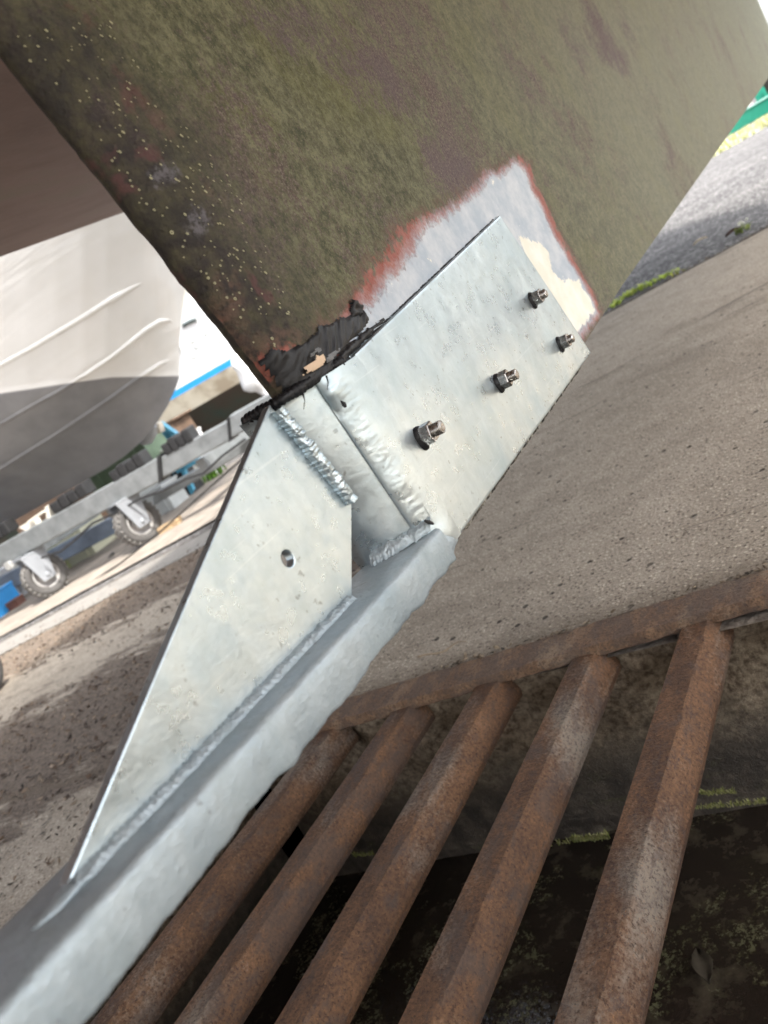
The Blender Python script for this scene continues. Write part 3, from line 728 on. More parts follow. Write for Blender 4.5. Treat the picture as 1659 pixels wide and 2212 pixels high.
# barnacle scars: 100 largest as parts, the rest as one speckle
bp = [(45, 30), (240, 30), (350, 215), (470, 330), (590, 540), (660, 720), (600, 800), (540, 800), (470, 690), (380, 540), (250, 400), (150, 300), (60, 170)]
bpoly = yz(bp)
def surf(y, z, out=0.0):
    ya = y_aft(z)
    if y >= .60: return Vector((XC+xout(y)+out, y, z))
    a = .60-ya; c = max(-1, min(1, (.60-y)/a)); th = math.acos(c)
    n = Vector((math.sin(th)/.029, -math.cos(th)/a, 0)).normalized()
    return Vector((XC+.029*math.sin(th), y, z))+n*out
def ring_mesh(r, seg=10):
    vs = []; fs = []
    for (rr, hh) in ((1.0, 0), (.85, .35), (.55, .40), (.38, .10)):
        for k in range(seg):
            a = 6.283*k/seg; q = 1+.12*nz(k*1.7, rr*3); vs.append(Vector((math.cos(a)*rr*r*q, math.sin(a)*rr*r*q, hh*r)))
    for i in range(3):
        for k in range(seg): fs.append((i*seg+k, i*seg+(k+1) % seg, (i+1)*seg+(k+1) % seg, (i+1)*seg+k))
    return vs, fs
vs, fs = ring_mesh(1.0)
bme = bpy.data.meshes.new('barnacle'); bme.from_pydata(vs, [], fs); bme.materials.append(M_BARN)
bme.polygons.foreach_set('use_smooth', [True]*len(fs))
cand = []
while len(cand) < 230:
    y_, z_ = random.uniform(.44, .75), random.uniform(.80, 1.25)
    d = sdist(bpoly, y_, z_)
    if d < .004 or y_ < y_aft(z_)+.004: continue
    if fbm(y_*11, z_*9, 3) < random.uniform(-1.6, .15): continue
    cand.append((random.uniform(.0005, .0012)*(1.5 if random.random() < .15 else 1), y_, z_))
cand.sort(reverse=True)
small = MB()
for i, (r, y_, z_) in enumerate(cand):
    p = surf(y_, z_, 0.0003); e = .0008
    n = (surf(y_+e, z_)-p).cross(surf(y_, z_+e)-p).normalized()
    n = n if n.x > 0 or n.y < 0 else -n
    q = n.to_track_quat('Z', 'Y')
    if i < 100:
        b = bpy.data.objects.new('barnacle', bme); COL.objects.link(b); b.parent = boat; b.location = p-off; b.scale = (r, r, r)
        b.rotation_mode = 'QUATERNION'; b.rotation_quaternion = q
    else:
        small.add([q @ (v*r)+p for v in vs], fs, True)
tag(small.build('small_barnacles', M_BARN, boat, recalc=False), kind='stuff')

# black sealant smeared along the joint
def zpx(L, sx=2.765, ox=700, oy=900): return [((ox+x/sx)*.6636, (oy+y/sx)*.6636) for x, y in L]
SEAL = zpx([(330, 985), (460, 850), (520, 790), (600, 735), (585, 660), (620, 615), (720, 672), (830, 645), (885, 555), (950, 470), (1040, 465), (1130, 395), (1230, 385), (1330, 335), (1360, 380), (1330, 440), (1260, 510), (1180, 610), (1110, 670), (1090, 740), (1050, 850), (820, 1010), (600, 1120), (420, 1180), (340, 1160)])
KNOB = zpx([(1205, 290), (1230, 230), (1290, 230), (1340, 295), (1325, 365), (1220, 395)])
STRIP = zpx([(1505, 372), (1340, 478), (1180, 615), (1085, 720), (1050, 850), (1110, 830), (1300, 640), (1530, 400)])
SP = yz(SEAL)
def film(poly, step, hfun, name, mat, parent, jag=.004, jf=60, base=.0004, grow=0.0):
    y0 = min(p[0] for p in poly)-.01; y1 = max(p[0] for p in poly)+.01; z0 = min(p[1] for p in poly)-.01; z1 = max(p[1] for p in poly)+.01
    ny = int((y1-y0)/step); nz_ = int((z1-z0)/step); idx = {}; mb = MB(); vs = []
    for j in range(nz_+1):
        for i in range(ny+1):
            y_, z_ = y0+i*step, z0+j*step
            d = sdist(poly, y_, z_)+grow+jag*fbm(y_*jf, z_*jf, 2)
            if d > 0 and y_ > y_aft(z_)+.0005:
                idx[(i, j)] = len(vs); vs.append(surf(y_, z_, base+hfun(y_, z_, d)))
    fs = [(idx[(i, j)], idx[(i+1, j)], idx[(i+1, j+1)], idx[(i, j+1)]) for (i, j) in idx if (i+1, j) in idx and (i+1, j+1) in idx and (i, j+1) in idx]
    mb.add(vs, fs, True); return mb.build(name, mat, parent, recalc=False)
def sh(y, z, d):
    a = (y*.72+z*.69); b = (-y*.69+z*.72)
    return min(1, d/.004)*(.0020+.0017*max(-.6, fbm(a*16, b*190, 1, ))+.0010*nz(a*50, b*460))
seal = film(SP, .0016, sh, 'sealant', M_BLACK, boat, .0040, 42, .0004, .0034)
film(yz(KNOB), .0014, lambda y, z, d: min(1, d/.003)*(.004+.003*nz(y*160, z*160)), 'sealant', M_BLACK, boat, .006, 70)
film(yz(STRIP), .0014, lambda y, z, d: min(1, d/.003)*(.003+.0015*nz(y*90, z*200)), 'sealant', M_BLACK, boat, .0022, 90)
film(yz(zpx([(845, 790), (880, 760), (900, 720), (950, 700), (965, 760), (965, 800), (940, 830), (890, 850), (850, 870), (820, 860), (855, 830), (830, 795)])), .0011, lambda y, z, d: .0052+min(.001, d), 'bare_filler', plain('peach filler', (.58, .43, .30), .6, 0, .08, 100), boat, .002, 140)
film(yz(zpx([(960, 760), (1010, 700), (1080, 670), (1085, 700), (1040, 750), (980, 800)])), .0013, lambda y, z, d: .0050+min(.001, d), 'cured_sealant', M_GREYSEAL, boat, .002, 90)
film(yz(zpx([(850, 700), (880, 665), (925, 650), (930, 690), (880, 720), (845, 760)])), .0013, lambda y, z, d: .0050+min(.001, d), 'cured_sealant', M_GREYSEAL, boat, .002, 90)

# ------------------------------------------------------------------ galvanised bracket
br = empty('steel_bracket', (XC, .45, .64), 'galvanised steel bracket bolted onto the bottom corner of the keel', 'bracket')
XP = -.366; XPL = 2*XC-XP
def sheet_L():
    # side plate running aft, then a welded corner into the end plate (horizontal section swept upward)
    rows = []; nzz = 60
    for j in range(nzz+1):
        t = j/nzz; row = []
        def top(y): return lerp(.8375, .8895, (y-.585)/(1.154-.585))
        # outline: forward edge runs from (1.154,.889) to (1.245,.64)
        zlo = lambda y: lerp(.648, .640, (y-.58)/(1.245-.58))
        for i in range(90):
            u_ = i/89; tt = t
            yf = lerp(1.245, 1.154, t); yb = lerp(.600, .597, t); yb = .6155; y_ = lerp(yf, yb, u_)
            row.append(Vector((XP, y_, lerp(zlo(y_), top(y_), t))))
        rows.append(row)
    return rows
def solid_sheet(rows, dvec, name, mat, parent, bev=.0012):
    mb = MB(); m = len(rows[0]); n = len(rows)
    back = [[p+dvec for p in r] for r in rows]
    mb.grid(rows); mb.grid([r[::-1] for r in back])
    per = [rows[0][i] for i in range(m)]+[rows[j][m-1] for j in range(1, n)]+[rows[n-1][i] for i in range(m-2, -1, -1)]+[rows[j][0] for j in range(n-2, 0, -1)]
    k = len(per); mb.add(per+[p+dvec for p in per], [(i, (i+1) % k, k+(i+1) % k, k+i) for i in range(k)])
    o = mb.build(name, mat, parent); 
    w_ = o.modifiers.new('weld', 'WELD'); w_.merge_threshold = .00005
    b = o.modifiers.new('bevel', 'BEVEL'); b.width = bev; b.segments = 2; b.limit_method = 'ANGLE'; b.angle_limit = R(40)
    return o
rows = sheet_L()
for r in rows:                                   # slight hammer waviness of hot-dip plate
    for p in r: p.x += .0006*nz(p.y*7, p.z*9)
side = solid_sheet(rows, Vector((-.0062, 0, 0)), 'side_plate', M_GALV, br)
far_rows = [[Vector((XPL+.0062, p.y, p.z)) for p in r] for r in rows]
solid_sheet(far_rows, Vector((-.0062, 0, 0)), 'side_plate', M_GALV, br)
# end plate leaning with the keel's aft edge
def yend(z): return .541-.224*(z-.735)
ex0, ex1 = XC-.036, -.3690
erows = []
for j in range(31):
    z = lerp(.655, .8385, j/30); erows.append([Vector((lerp(ex1, ex0, i/12), yend(z)+(.593-yend(z))*(1-i/12)**2.2+.0006*nz(i*.3, j*.2), z)) for i in range(13)])
solid_sheet(erows, Vector((0, .008, 0)), 'end_plate', M_GALV, br)
# sole plate under the keel
sole = MB(); sole.prism([(XC-.030, .60, .645), (XC-.030, 1.20, .6405), (XC+.0285, 1.20, .6405), (XC+.0285, .60, .645)], (0, 0, .008)); sole.build('sole_plate', M_GALVR, br, .0015)
# lower bar
def bz(y): return .6735+(.545-y)*.0605
BARH = .036
brow = []; nb = 220
for i in range(nb+1):
    y_ = lerp(.590, -.32, i/nb); zt = bz(y_); wv = 1.0 if y_ > .0 else 1.0
    rgt = XP+.001; lft = XC-.036
    lump = .0058*max(-.25, fbm(y_*17, 2.0, 3))+.0018*nz(y_*60, 1)+.0008*nz(y_*160, 4)
    r = .0045; row = []
    secs = [(lft+r, zt), (lerp(lft, rgt, .33), zt), (lerp(lft, rgt, .66), zt), (rgt-r, zt), (rgt-r*.3, zt-r*.3), (rgt, zt-r), (rgt+.0008, zt-BARH*.35), (rgt+.0002, zt-BARH*.65-lump*.2), (rgt-.001, zt-BARH+r-lump), (rgt-r*.5, zt-BARH+r*.35-lump), (rgt-r*1.6, zt-BARH-lump), (lft+r, zt-BARH), (lft, zt-BARH+r), (lft, zt-r)]
    for k, (x_, z_) in enumerate(secs):
        q = .0006*nz(y_*40, k*2.1); row.append(Vector((x_+q, y_, z_+q)))
    brow.append(row)
bm_ = MB(); bm_.grid(brow, True, True); bm_.add(brow[0], [tuple(range(14))]); bm_.add(brow[-1], [tuple(range(14))])
bar = bm_.build('base_bar', M_GALVR, br)
# gusset with a bolt hole
XG = -.398; TG = .0085
def gusset():
    out = [(.515, .8425), (.5405, .735), (.474, bz(.474)+.0005), (.186, bz(.186)+.0008), (.172, bz(.172)+.0045)]
    hc = kp(622, 1207, XG); hr = .0064; nh = 28
    # triangulate outline with hole by bridging through bmesh
    bm = bmesh.new(); ov = []
    dens = []
    for i in range(len(out)):
        a, b = out[i], out[(i+1) % len(out)]; k = max(1, int(math.dist(a, b)/.012))
        for j in range(k): dens.append((lerp(a[0], b[0], j/k), lerp(a[1], b[1], j/k)))
    ov = [bm.verts.new((0, p[0], p[1])) for p in dens]
    hv = [bm.verts.new((0, hc.y+hr*math.cos(6.2832*k/nh), hc.z+hr*math.sin(6.2832*k/nh))) for k in range(nh)]
    es = [bm.edges.new((ov[i], ov[(i+1) % len(ov)])) for i in range(len(ov))]+[bm.edges.new((hv[i], hv[(i+1) % nh])) for i in range(nh)]
    bmesh.ops.triangle_fill(bm, edges=es, use_beauty=True)
    f0 = bm.faces[:]; 
    r = bmesh.ops.extrude_face_region(bm, geom=f0)
    for g in r['geom']:
        if isinstance(g, bmesh.types.BMVert): g.co.x -= TG
    bmesh.ops.recalc_face_normals(bm, faces=bm.faces)
    bm.verts.index_update(); vs_ = [Vector((XG+v.co.x, v.co.y, v.co.z)) for v in bm.verts]; fs_ = [[v.index for v in f.verts] for f in bm.faces]; bm.free()
    mb = MB(); mb.add(vs_, fs_); return mb.build('gusset', M_GALV, br, .0012)
gus = gusset()
# weld beads
def bead(pts, rad, name='weld_bead', rip=.35, rf=.006, seed=0, n=14, mat=None, parent=None, lump=.22, fine=.10, jit=.18, dsp=.0005):
    pts = [Vector(p) for p in pts]; cum = [0]
    for i in range(1, len(pts)): cum.append(cum[-1]+(pts[i]-pts[i-1]).length)
    L = cum[-1]; step = .0009; m = max(6, int(L/step)); cs = []; rr = []
    for i in range(m+1):
        s = L*i/m; k = 0
        while k < len(cum)-2 and cum[k+1] < s: k += 1
        t = (s-cum[k])/(cum[k+1]-cum[k]); p = pts[k].lerp(pts[k+1], t)
        jitter = Vector((nz(s*60, seed+1), nz(s*60, seed+5), nz(s*60, seed+9)))*rad*jit
        saw = (s/rf+.35*nz(s*50, seed)) % 1.0
        end = min(1, (min(s, L-s)+.0015)/.004)
        cs.append(p+jitter); rr.append(rad*(1-rip*.5+rip*(1-saw)*.7+lump*nz(s*45, seed+3)+fine*nz(s*240, seed+7))*max(.25, end)**.5)
    mb = MB(); mb.tube(cs, rr, n)
    for v in mb.v: 
        d = dsp*Vector((nz(v.x*170+seed, v.y*170, v.z*170), nz(v.y*160, v.z*160+seed, v.x*160), nz(v.z*180, v.x*180, v.y*180+seed)))+.6*dsp*Vector((nz(v.x*420+seed, v.y*420, v.z*420), nz(v.y*400, v.z*400+seed, v.x*400), nz(v.z*410, v.x*410, v.y*410+seed))); v += d
    return mb.build(name, mat or M_WELD, parent or br)
def blob(c, s, name='weld_bead', seed=0):
    bm = bmesh.new(); bmesh.ops.create_icosphere(bm, subdivisions=4, radius=1)
    vs_ = []
    for v in bm.verts:
        d = 1+.16*fbm(v.co.x*1.6+seed, v.co.y*1.6, v.co.z*1.6, 3); vs_.append(Vector((v.co.x*s[0]*d, v.co.y*s[1]*d, v.co.z*s[2]*d))+Vector(c))
    bm.verts.index_update(); fs_ = [[v.index for v in f.verts] for f in bm.faces]; bm.free()
    mb = MB(); mb.add(vs_, fs_, True); return mb.build(name, M_GALVR, br)
def fillet(pa, pb, name, n, m=14, bulge=.25, amp=.0008, sc=170, ring=0.0, rf=.004, seed=0, edge=.25, mat=None):
    """a weld fillet between two edges given as lists of points; its toes are uneven"""
    def at(P, t):
        q = t*(len(P)-1); k = min(int(q), len(P)-2); return Vector(P[k]).lerp(Vector(P[k+1]), q-k)
    L = (Vector(pa[0])-Vector(pa[-1])).length; rows = []
    for i_ in range(n+1):
        t = i_/n; a, b = at(pa, t), at(pb, t); s_ = L*t; w_ = b-a
        tang = (at(pa, min(1, t+.01))-at(pa, max(0, t-.01))).normalized(); nn = tang.cross(w_).normalized()
        if nn.x < 0 and nn.z < .2: nn = -nn
        saw = ((s_/rf+.6*nz(s_*70, seed+2)) % 1.0)
        ea = edge*(.6*nz(s_*120, seed)+.5*nz(s_*430, seed+1)+.35*(saw-.5)); eb = edge*(.6*nz(s_*110, seed+5)+.5*nz(s_*380, seed+6)); row = []
        for k in range(m+1):
            u_ = k/m; uu = lerp(ea, 1+eb, u_); p = a+w_*uu; prof = math.sin(math.pi*u_)
            d = w_.length*bulge*prof+prof**.5*(amp*(fbm(s_*sc, u_*3+seed, 1)+.5*nz(s_*sc*3, u_*8, seed))+ring*(.5-abs(((s_/rf+.5*u_*u_+.6*nz(s_*70, seed+2)) % 1.0)-.5))*w_.length)
            if k in (0, m): d = -.0006
            row.append(p+nn*d)
        rows.append(row)
    mb = MB(); mb.grid(rows); return mb.build(name, mat or M_WELD, br, recalc=False)
def zed(t): return lerp(.836, .737, t)
fillet([Vector((XG-.0002, yend(zed(t/8))-.0085, zed(t/8))) for t in range(9)], [Vector((XG+.0085, yend(zed(t/8))+.0004, zed(t/8))) for t in range(9)], 'weld_bead', 240, 14, .40, .0017, 75, .045, .0058, 3, .24)
yb_ = [.470-.296*t/10 for t in range(11)]
fillet([Vector((XG-.0002, y_, bz(y_)+.0055)) for y_ in yb_], [Vector((XG+.0068, y_, bz(y_)-.0002)) for y_ in yb_], 'weld_bead', 420, 12, .14, .0008, 120, .16, .0046, 7, .26, M_GALVR)
xb_ = [XG-.02+.049*t/8 for t in range(9)]
def ye2(x_): return yend(.685)+(.593-yend(.685))*max(0, (x_-ex0)/(ex1-ex0))**2.2
fillet([Vector((x_, ye2(x_)-.0003, bz(.545)+.0105)) for x_ in xb_], [Vector((x_, ye2(x_)-.0125, bz(.535)-.0003)) for x_ in xb_], 'weld_bead', 150, 14, .20, .0022, 80, .04, .007, 11, .26, M_GALVR)
blob((XG-.001, .172, bz(.172)+.0005), (.0072, .024, .0042), seed=9)
# rounded corner weld between side plate and end plate: a fillet surface with its own ripples
crow = []
for jj in range(151):
    t = jj/150; z = lerp(.648, .8385, t); row = []
    for ii in range(41):
        a = ii/40; th_ = a*math.pi/2; ye_ = yend(z)+(.593-yend(z))*(1-(2.43/12))**2.2
        # superellipse from the plate face (y .615) round to the end plate (x = XP-.017)
        cx, cy = XP-.0165, .6190
        rx, ry = .0169, .6190-(ye_-.0012)
        x_ = cx+rx*math.cos(th_)**1.0; y_ = cy-ry*math.sin(th_)**1.0
        n_ = Vector((math.cos(th_)/rx, -math.sin(th_)/ry, 0)).normalized()
        m_ = math.sin(math.pi*min(1, max(0, a)))**.6
        amp = .10+.48*math.sin(math.pi*min(1, max(0, (a-.30)/.66)))**1.3
        d_ = .0013*fbm(z*60, a*1.6, 3)+.0006*nz(z*260, a*6.8)+.00035*nz(z*560, a*14, 4)+.00035*math.sin((z*1100)+7*a*a+4*nz(z*60, a*3))*max(0, nz(z*24, 8)+.1)
        d_ *= amp*.62
        d_ += .0050*math.exp(-((z-.823)/.0095)**2-((a-.80)/.20)**2)+.0022*math.exp(-((z-.66)/.012)**2-((a-.3)/.3)**2)
        d_ -= .0035*math.exp(-((z-.806)/.006)**2-((a-1)/.18)**2)
        row.append(Vector((x_, y_, z))+n_*(d_*m_))
    crow.append(row)
cmb = MB(); cmb.grid(crow); cmb.build('corner_weld', M_GALV, br, recalc=False)
# corner lump at the top of the corner weld and bar-to-plate weld
blob((XP-.0062, .590, .653), (.0066, .034, .0145), seed=5)

# bolts: nut 1 nearest the gusset, nuts 3 and 4 near the forward edge
def ridged(o, ax, r, h0, h1, pitch_):
    prof = [(h0, r*.9)]; h = h0
    while h < h1-pitch_: prof += [(h+pitch_*.05, r*.86), (h+pitch_*.45, r), (h+pitch_*.6, r), (h+pitch_*.95, r*.86)]; h += pitch_
    prof += [(h1-.0012, r*.84), (h1-.0003, r*.70), (h1, r*.55), (h1-.0006, 0.0002)]; return prof
def make_bolt(px, py, turn, proud, seed):
    c = kp(px, py, XP)
    gob = MB(); n = 40; rows = []
    for (rr, hh) in ((1.28, 0), (1.22, .0022), (1.05, .0040), (.9, .0046), (.6, .0048)):
        rows.append([c+Vector((hh+.0004*nz(k*.9, rr*4+seed), 0, 0))+(.0087*rr*(1+.10*nz(math.cos(6.283*k/n)*1.6+seed, math.sin(6.283*k/n)*1.6)+(.24*max(0, math.cos(6.283*k/n+1.75))**6 if rr > 1.2 else 0)))*Vector((0, math.cos(6.283*k/n), math.sin(6.283*k/n))) for k in range(n)])
    gob.grid(rows, True, True)
    shaft = MB(); ax = Vector((1, .02*math.sin(seed), .03*math.cos(seed)))
    shaft.lathe(c, ax, ridged(c, ax, .0064, .002, .0135+proud, .0018), 22)
    bo = shaft.build('bolt', M_STAIN, br)
    nut = MB(); o_ = []
    af = .0185/2/math.cos(math.pi/6)
    pr = [(.0040, .90), (.0046, .985), (.0052, 1.0), (.0138, 1.0), (.0148, .955), (.0152, .88), (.0152, .62)]
    axn = ax.normalized(); u_ = axn.orthogonal().normalized(); v_ = axn.cross(u_)
    rws = []
    for hh, rr in pr:
        rw = []
        for k in range(6):
            a = turn+math.pi/3*k; rw.append(c+axn*hh+(u_*math.cos(a)+v_*math.sin(a))*af*rr)
        rws.append(rw)
    nut.grid(rws, False, True)
    nut.build('nut', M_STAIN, br, .0004, 1)
    gob.build('sealant_collar', M_BLACK, br)
for (px, py, t, pr, sd_) in ((908, 944, .35, .0125, 1), (1076, 826, .55, .0125, 2), (1208, 743, .15, .0095, 3), (1149, 648, .30, .0100, 4)): make_bolt(px, py, t, pr, sd_)
# dark seam of sealant along plate top edge and lower edge
def topz(y): return lerp(.8375, .8895, (y-.585)/(1.154-.585))
bead([Vector((XP-.0072, y_, topz(y_)-.0005)) for y_ in (.60, .66, .72, .80, .90, 1.0, 1.08, 1.14)], .0022, 'sealant', .3, .004, 11, 8, M_BLACK, br)
bead([Vector((XP-.004, .600, .8400)), Vector((XP-.012, .580, .8415)), Vector((XC+.012, yend(.8385)+.006, .8405)), Vector((XC-.015, yend(.8385)+.004, .8405)), Vector((XC-.036, yend(.8385)+.006, .8400))], .0052, 'sealant', .5, .005, 12, 10, M_BLACK, br)
M_SQ = N('squeezed sealant'); _c = M_SQ.ramp(M_SQ.noise(60, 4, .7), [(.42, (.02, .02, .02)), (.52, (.16, .14, .11)), (.60, (.55, .53, .47))]); M_SQ = M_SQ.bsdf(_c, .5, 0, M_SQ.bump(M_SQ.noise(90, 4), .5, .003))
bead([Vector((XP-.0078, y_, .6470-.011*(y_-.64))) for y_ in (.64, .72, .82, .92, 1.02, 1.10, 1.18)], .0052, 'sealant', .5, .007, 13, 8, M_SQ, br)
# drips and threads of sealant on the weld
dr = kp(729, 880, XP-.004)
d_ = MB(); d_.tube([dr+Vector((.0075, -.002, .004)), dr+Vector((.0085, -.002, 0)), dr+Vector((.0085, -.002, -.003))], [.0004, .0022, .0012], 8); d_.build('sealant_drip', M_BLACK, br)
for (a, b) in (((705, 812), (707, 842)), ((654, 850), (656, 884))):
    A_, B_ = kp(*a, XP+.002), kp(*b, XP+.003)
    th = MB(); th.tube([A_, A_.lerp(B_, .5)+Vector((.001, .001, 0)), B_], [.0010, .0004, .0003], 6)
    th.build('sealant_thread', M_BLACK, br)
# little slot-shaped pit in the weld
pc = kp(927, 1128, XP+.0012)
pm = MB(); pm.tube([pc+Vector((-.0002, .0045, -.0040)), pc, pc+Vector((-.0002, -.0045, .0040))], [.0012, .0021, .0012], 8); pm.build('weld_crater', plain('dark crater', (.035, .035, .036), .6, .3, .5, 200), br)

# ------------------------------------------------------------------ yard trailer (left background)
W1, W2 = gp(310, 1180), gp(110, 1290)
tE = (W1-W2); tE.z = 0; tE.normalize(); tN = Vector((-tE.y, tE.x, 0))        # tN points away from the camera
if tN.y < 0: tN = -tN
def onT(px, py, off=0.0):
    d = ray(px, py); o_ = W1+tN*off; t = (o_-CP).dot(tN)/d.dot(tN); return CP+d*t
ROT = Matrix((tE, tN, Vector((0, 0, 1)))).transposed()
tr = empty('boat_trailer', W1, 'grey steel yard trailer on small treaded wheels under the grey boat', 'trailer')
def beam(quad, off, depth, name, parent, mat=M_BEAM, bev=.012):
    p = [onT(*q, off) for q in quad]; mb = MB(); mb.prism(p, tN*depth); return mb.build(name, mat, parent, bev, 2)
beam([(-260, 1321), (340, 989), (343, 1041), (-260, 1366)], 0, .16, 'beam', tr)
beam([(343, 990), (492, 908), (496, 952), (346, 1036)], .01, .14, 'beam', tr)
beam([(494, 899), (760, 752), (760, 800), (498, 948)], .00, .16, 'beam', tr)
beam([(338, 986), (346, 982), (350, 1040), (342, 1046)], -.012, .19, 'joint_strap', tr, M_RUB, .003)
beam([(489, 905), (495, 902), (500, 952), (494, 956)], -.012, .19, 'joint_strap', tr, M_RUB, .003)
beam([(330, 1068), (720, 842), (720, 866), (330, 1094)], 1.3, .14, 'beam', tr)
beam([(-200, 1355), (250, 1112), (250, 1152), (-200, 1395)], 1.3, .14, 'beam', tr, plain('blue grey steel', (.19, .23, .29), .5, .2, .2, 10))
for (px, py) in ((60, 1200), (230, 1110), (430, 1010), (560, 930)):     # cross members
    a = onT(px, py, .1); mb = MB(); mb.box(a+tN*.65, (.09, 1.15, .12), ROT, .006); mb.build('cross_member', M_BEAM, tr)
hs_ = MB(); hs_.tube([onT(px, py, -.02) for (px, py) in ((90, 1205), (130, 1192), (160, 1168), (200, 1130), (250, 1108), (300, 1078), (350, 1060), (400, 1035), (440, 1022), (480, 985), (530, 948))], .010, 8); hs_.build('hose', M_RUB, tr)
def rubber_pad(px, py, wpx, name='rubber_pad'):
    p = onT(px, py, .08); L = (onT(px+wpx, py-wpx*.56, .08)-p).length
    mb = MB()
    n = 4
    for i in range(n):
        mb.box(p+tE*(L*(i+.5)/n)+Vector((0, 0, .012+.008*(i % 2))), (L/n*.94, .16, .10+.02*(i % 2)), ROT, .014)
    mb.build(name, M_RUB, tr)
rubber_pad(122, 1098, 76); rubber_pad(250, 1030, 70); rubber_pad(362, 972, 60); rubber_pad(-30, 1172, 60)
mb = MB(); mb.prism([onT(*q, .02) for q in ((96, 1096), (104, 1092), (110, 1120), (100, 1126))], tN*.1); mb.prism([onT(*q, .02) for q in ((40, 1140), (70, 1122), (84, 1145), (60, 1150))], tN*.1); mb.tube([onT(62, 1128, .0), onT(96, 1104, .0)], .012, 8)
mb.build('roller_bracket', plain('cream bracket', (.60, .57, .50), .5, .1, .15, 30), tr, .004)
lamp = MB(); c = onT(20, 1222, -.04); lamp.box(c, (.075, .05, .075), ROT, .012); lamp.build('marker_lamp', plain('marker lamp', (.30, .30, .29), .3, 0, .3, 40), tr)
# wheels
def make_wheel(base, yaw, rad=.205, wid=.15):
    ax = Matrix.Rotation(yaw, 3, 'Z') @ -tN                       # axle toward the camera
    c = base+Vector((0, 0, rad))
    tyre = MB(); pr = [(-wid*.38, rad*.60), (-wid*.48, rad*.72), (-wid*.5, rad*.86), (-wid*.42, rad*.95), (-wid*.2, rad*.965), (wid*.2, rad*.965), (wid*.42, rad*.95), (wid*.5, rad*.86), (wid*.48, rad*.72), (wid*.38, rad*.60)]
    tyre.lathe(c, ax, pr, 44)
    u_ = ax.orthogonal().normalized(); v_ = ax.cross(u_)
    to = tyre.build('tyre', M_TYRE, tr)
    lug = MB(); nl = 26
    for k in range(nl):
        for s in (-1, 1):
            a = 6.2832*(k+(.5 if s > 0 else 0))/nl; rdir = u_*math.cos(a)+v_*math.sin(a); tdir = ax.cross(rdir)
            m3 = Matrix((ax, tdir, rdir)).transposed() @ Matrix.Rotation(s*.45, 3, 'Z')
            lug.box(c+rdir*(rad*.975)+ax*(s*wid*.24), (wid*.46, rad*.13, rad*.075), m3, rad*.012)
    lug.build('tread', M_TYREDUST, to)
    rim = MB(); rim.lathe(c, ax, [(wid*.36, rad*.62), (wid*.42, rad*.60), (wid*.40, rad*.54), (wid*.22, rad*.48), (wid*.18, rad*.22), (wid*.34, rad*.18), (wid*.36, .001)], 32)
    rim.lathe(c, -ax, [(wid*.36, rad*.62), (wid*.40, rad*.54), (wid*.2, rad*.4), (wid*.2, .001)], 24)
    rim.build('rim', M_RIM, tr)
    fk = MB()
    for s in (1, -1):
        o_ = c+ax*(s*(wid*.5+.022)); w0, w1 = .125, .070
        side_ = Matrix.Rotation(yaw, 3, 'Z') @ tE
        q = [o_+side_*w1*.9+Vector((0, 0, -.045)), o_+side_*w1+Vector((0, 0, .0)), o_+side_*w0+Vector((0, 0, .245)), o_-side_*w0+Vector((0, 0, .245)), o_-side_*w1+Vector((0, 0, .0)), o_-side_*w1*.9+Vector((0, 0, -.045))]
        fk.prism(q, ax*(s*.010))
    fk.box(c+Vector((0, 0, .245)), (.25, wid+.07, .014), Matrix((side_, ax, Vector((0, 0, 1)))).transposed(), .002)
    fk.lathe(c+ax*(wid*.5+.030), ax, [(0, .022), (.012, .02), (.014, .001)], 12)
    fk.build('wheel_fork', M_FORK, tr, .003)
    st = MB(); st.lathe(c+Vector((0, 0, .25)), (0, 0, 1), [(0, .06), (.09, .06)], 16); st.build('swivel', M_BEAM, tr)
make_wheel(W1+tN*.06+tE*.05, 1.02); make_wheel(W2+tN*.06+tE*.04, .98)
# jack leg with feet under the trailer
jl = MB(); jl.tube([onT(165, 1262, .5), onT(205, 1262-12, .5), onT(215, 1235, .5), onT(245, 1195, .5)], .018, 8); jl.tube([onT(150, 1275, .5), onT(180, 1268, .5)], .035, 10); jl.tube([onT(232, 1218, .5), onT(258, 1205, .5)], .045, 10)
tag(jl.build('trailer_jack', M_RUB), 'black jack with bent arm on the ground between the trailer wheels', 'jack')

# ------------------------------------------------------------------ grey motor boat on the trailer
mbt = empty('motor_boat', onT(100, 1090, 1.0), 'motor boat with grey bottom and cream topsides resting on the trailer', 'boat')
X_ = [-620, -120, 0, 60, 120, 180, 230, 270, 310, 340, 362, 380, 388]
LINES = [  # (offset behind T plane, y at each X_)
    ('keel', [1.0]*13, [1490, 1212, 1142, 1108, 1074, 1040, 1012, 985, 950, 912, 878, 838, 814]),
    ('railB', [.30, .33, .36, .39, .43, .48, .55, .63, .72, .82, .90, .97, 1.0], [1380, 1083, 1010, 972, 935, 895, 862, 833, 806, 786, 778, 772, 766]),
    ('railA', [.05, .07, .10, .13, .18, .25, .34, .44, .57, .70, .83, .94, 1.0], [1290, 985, 913, 878, 845, 808, 775, 744, 712, 694, 692, 706, 730]),
    ('chine', [-.15, -.13, -.10, -.06, 0, .08, .18, .30, .45, .60, .77, .92, 1.0], [1150, 855, 785, 752, 716, 680, 648, 626, 606, 600, 610, 640, 690]),
    ('knuckle', [-.25, -.23, -.20, -.16, -.10, -.02, .10, .24, .40, .58, .76, .92, 1.0], [1060, 765, 700, 668, 638, 606, 582, 566, 552, 552, 566, 604, 655]),
    ('sheer', [-.6, -.58, -.55, -.50, -.43, -.33, -.18, 0, .2, .42, .66, .88, 1.0], [700, 470, 410, 385, 365, 350, 345, 350, 368, 395, 430, 480, 545]),
]
NS = 8; sta = []
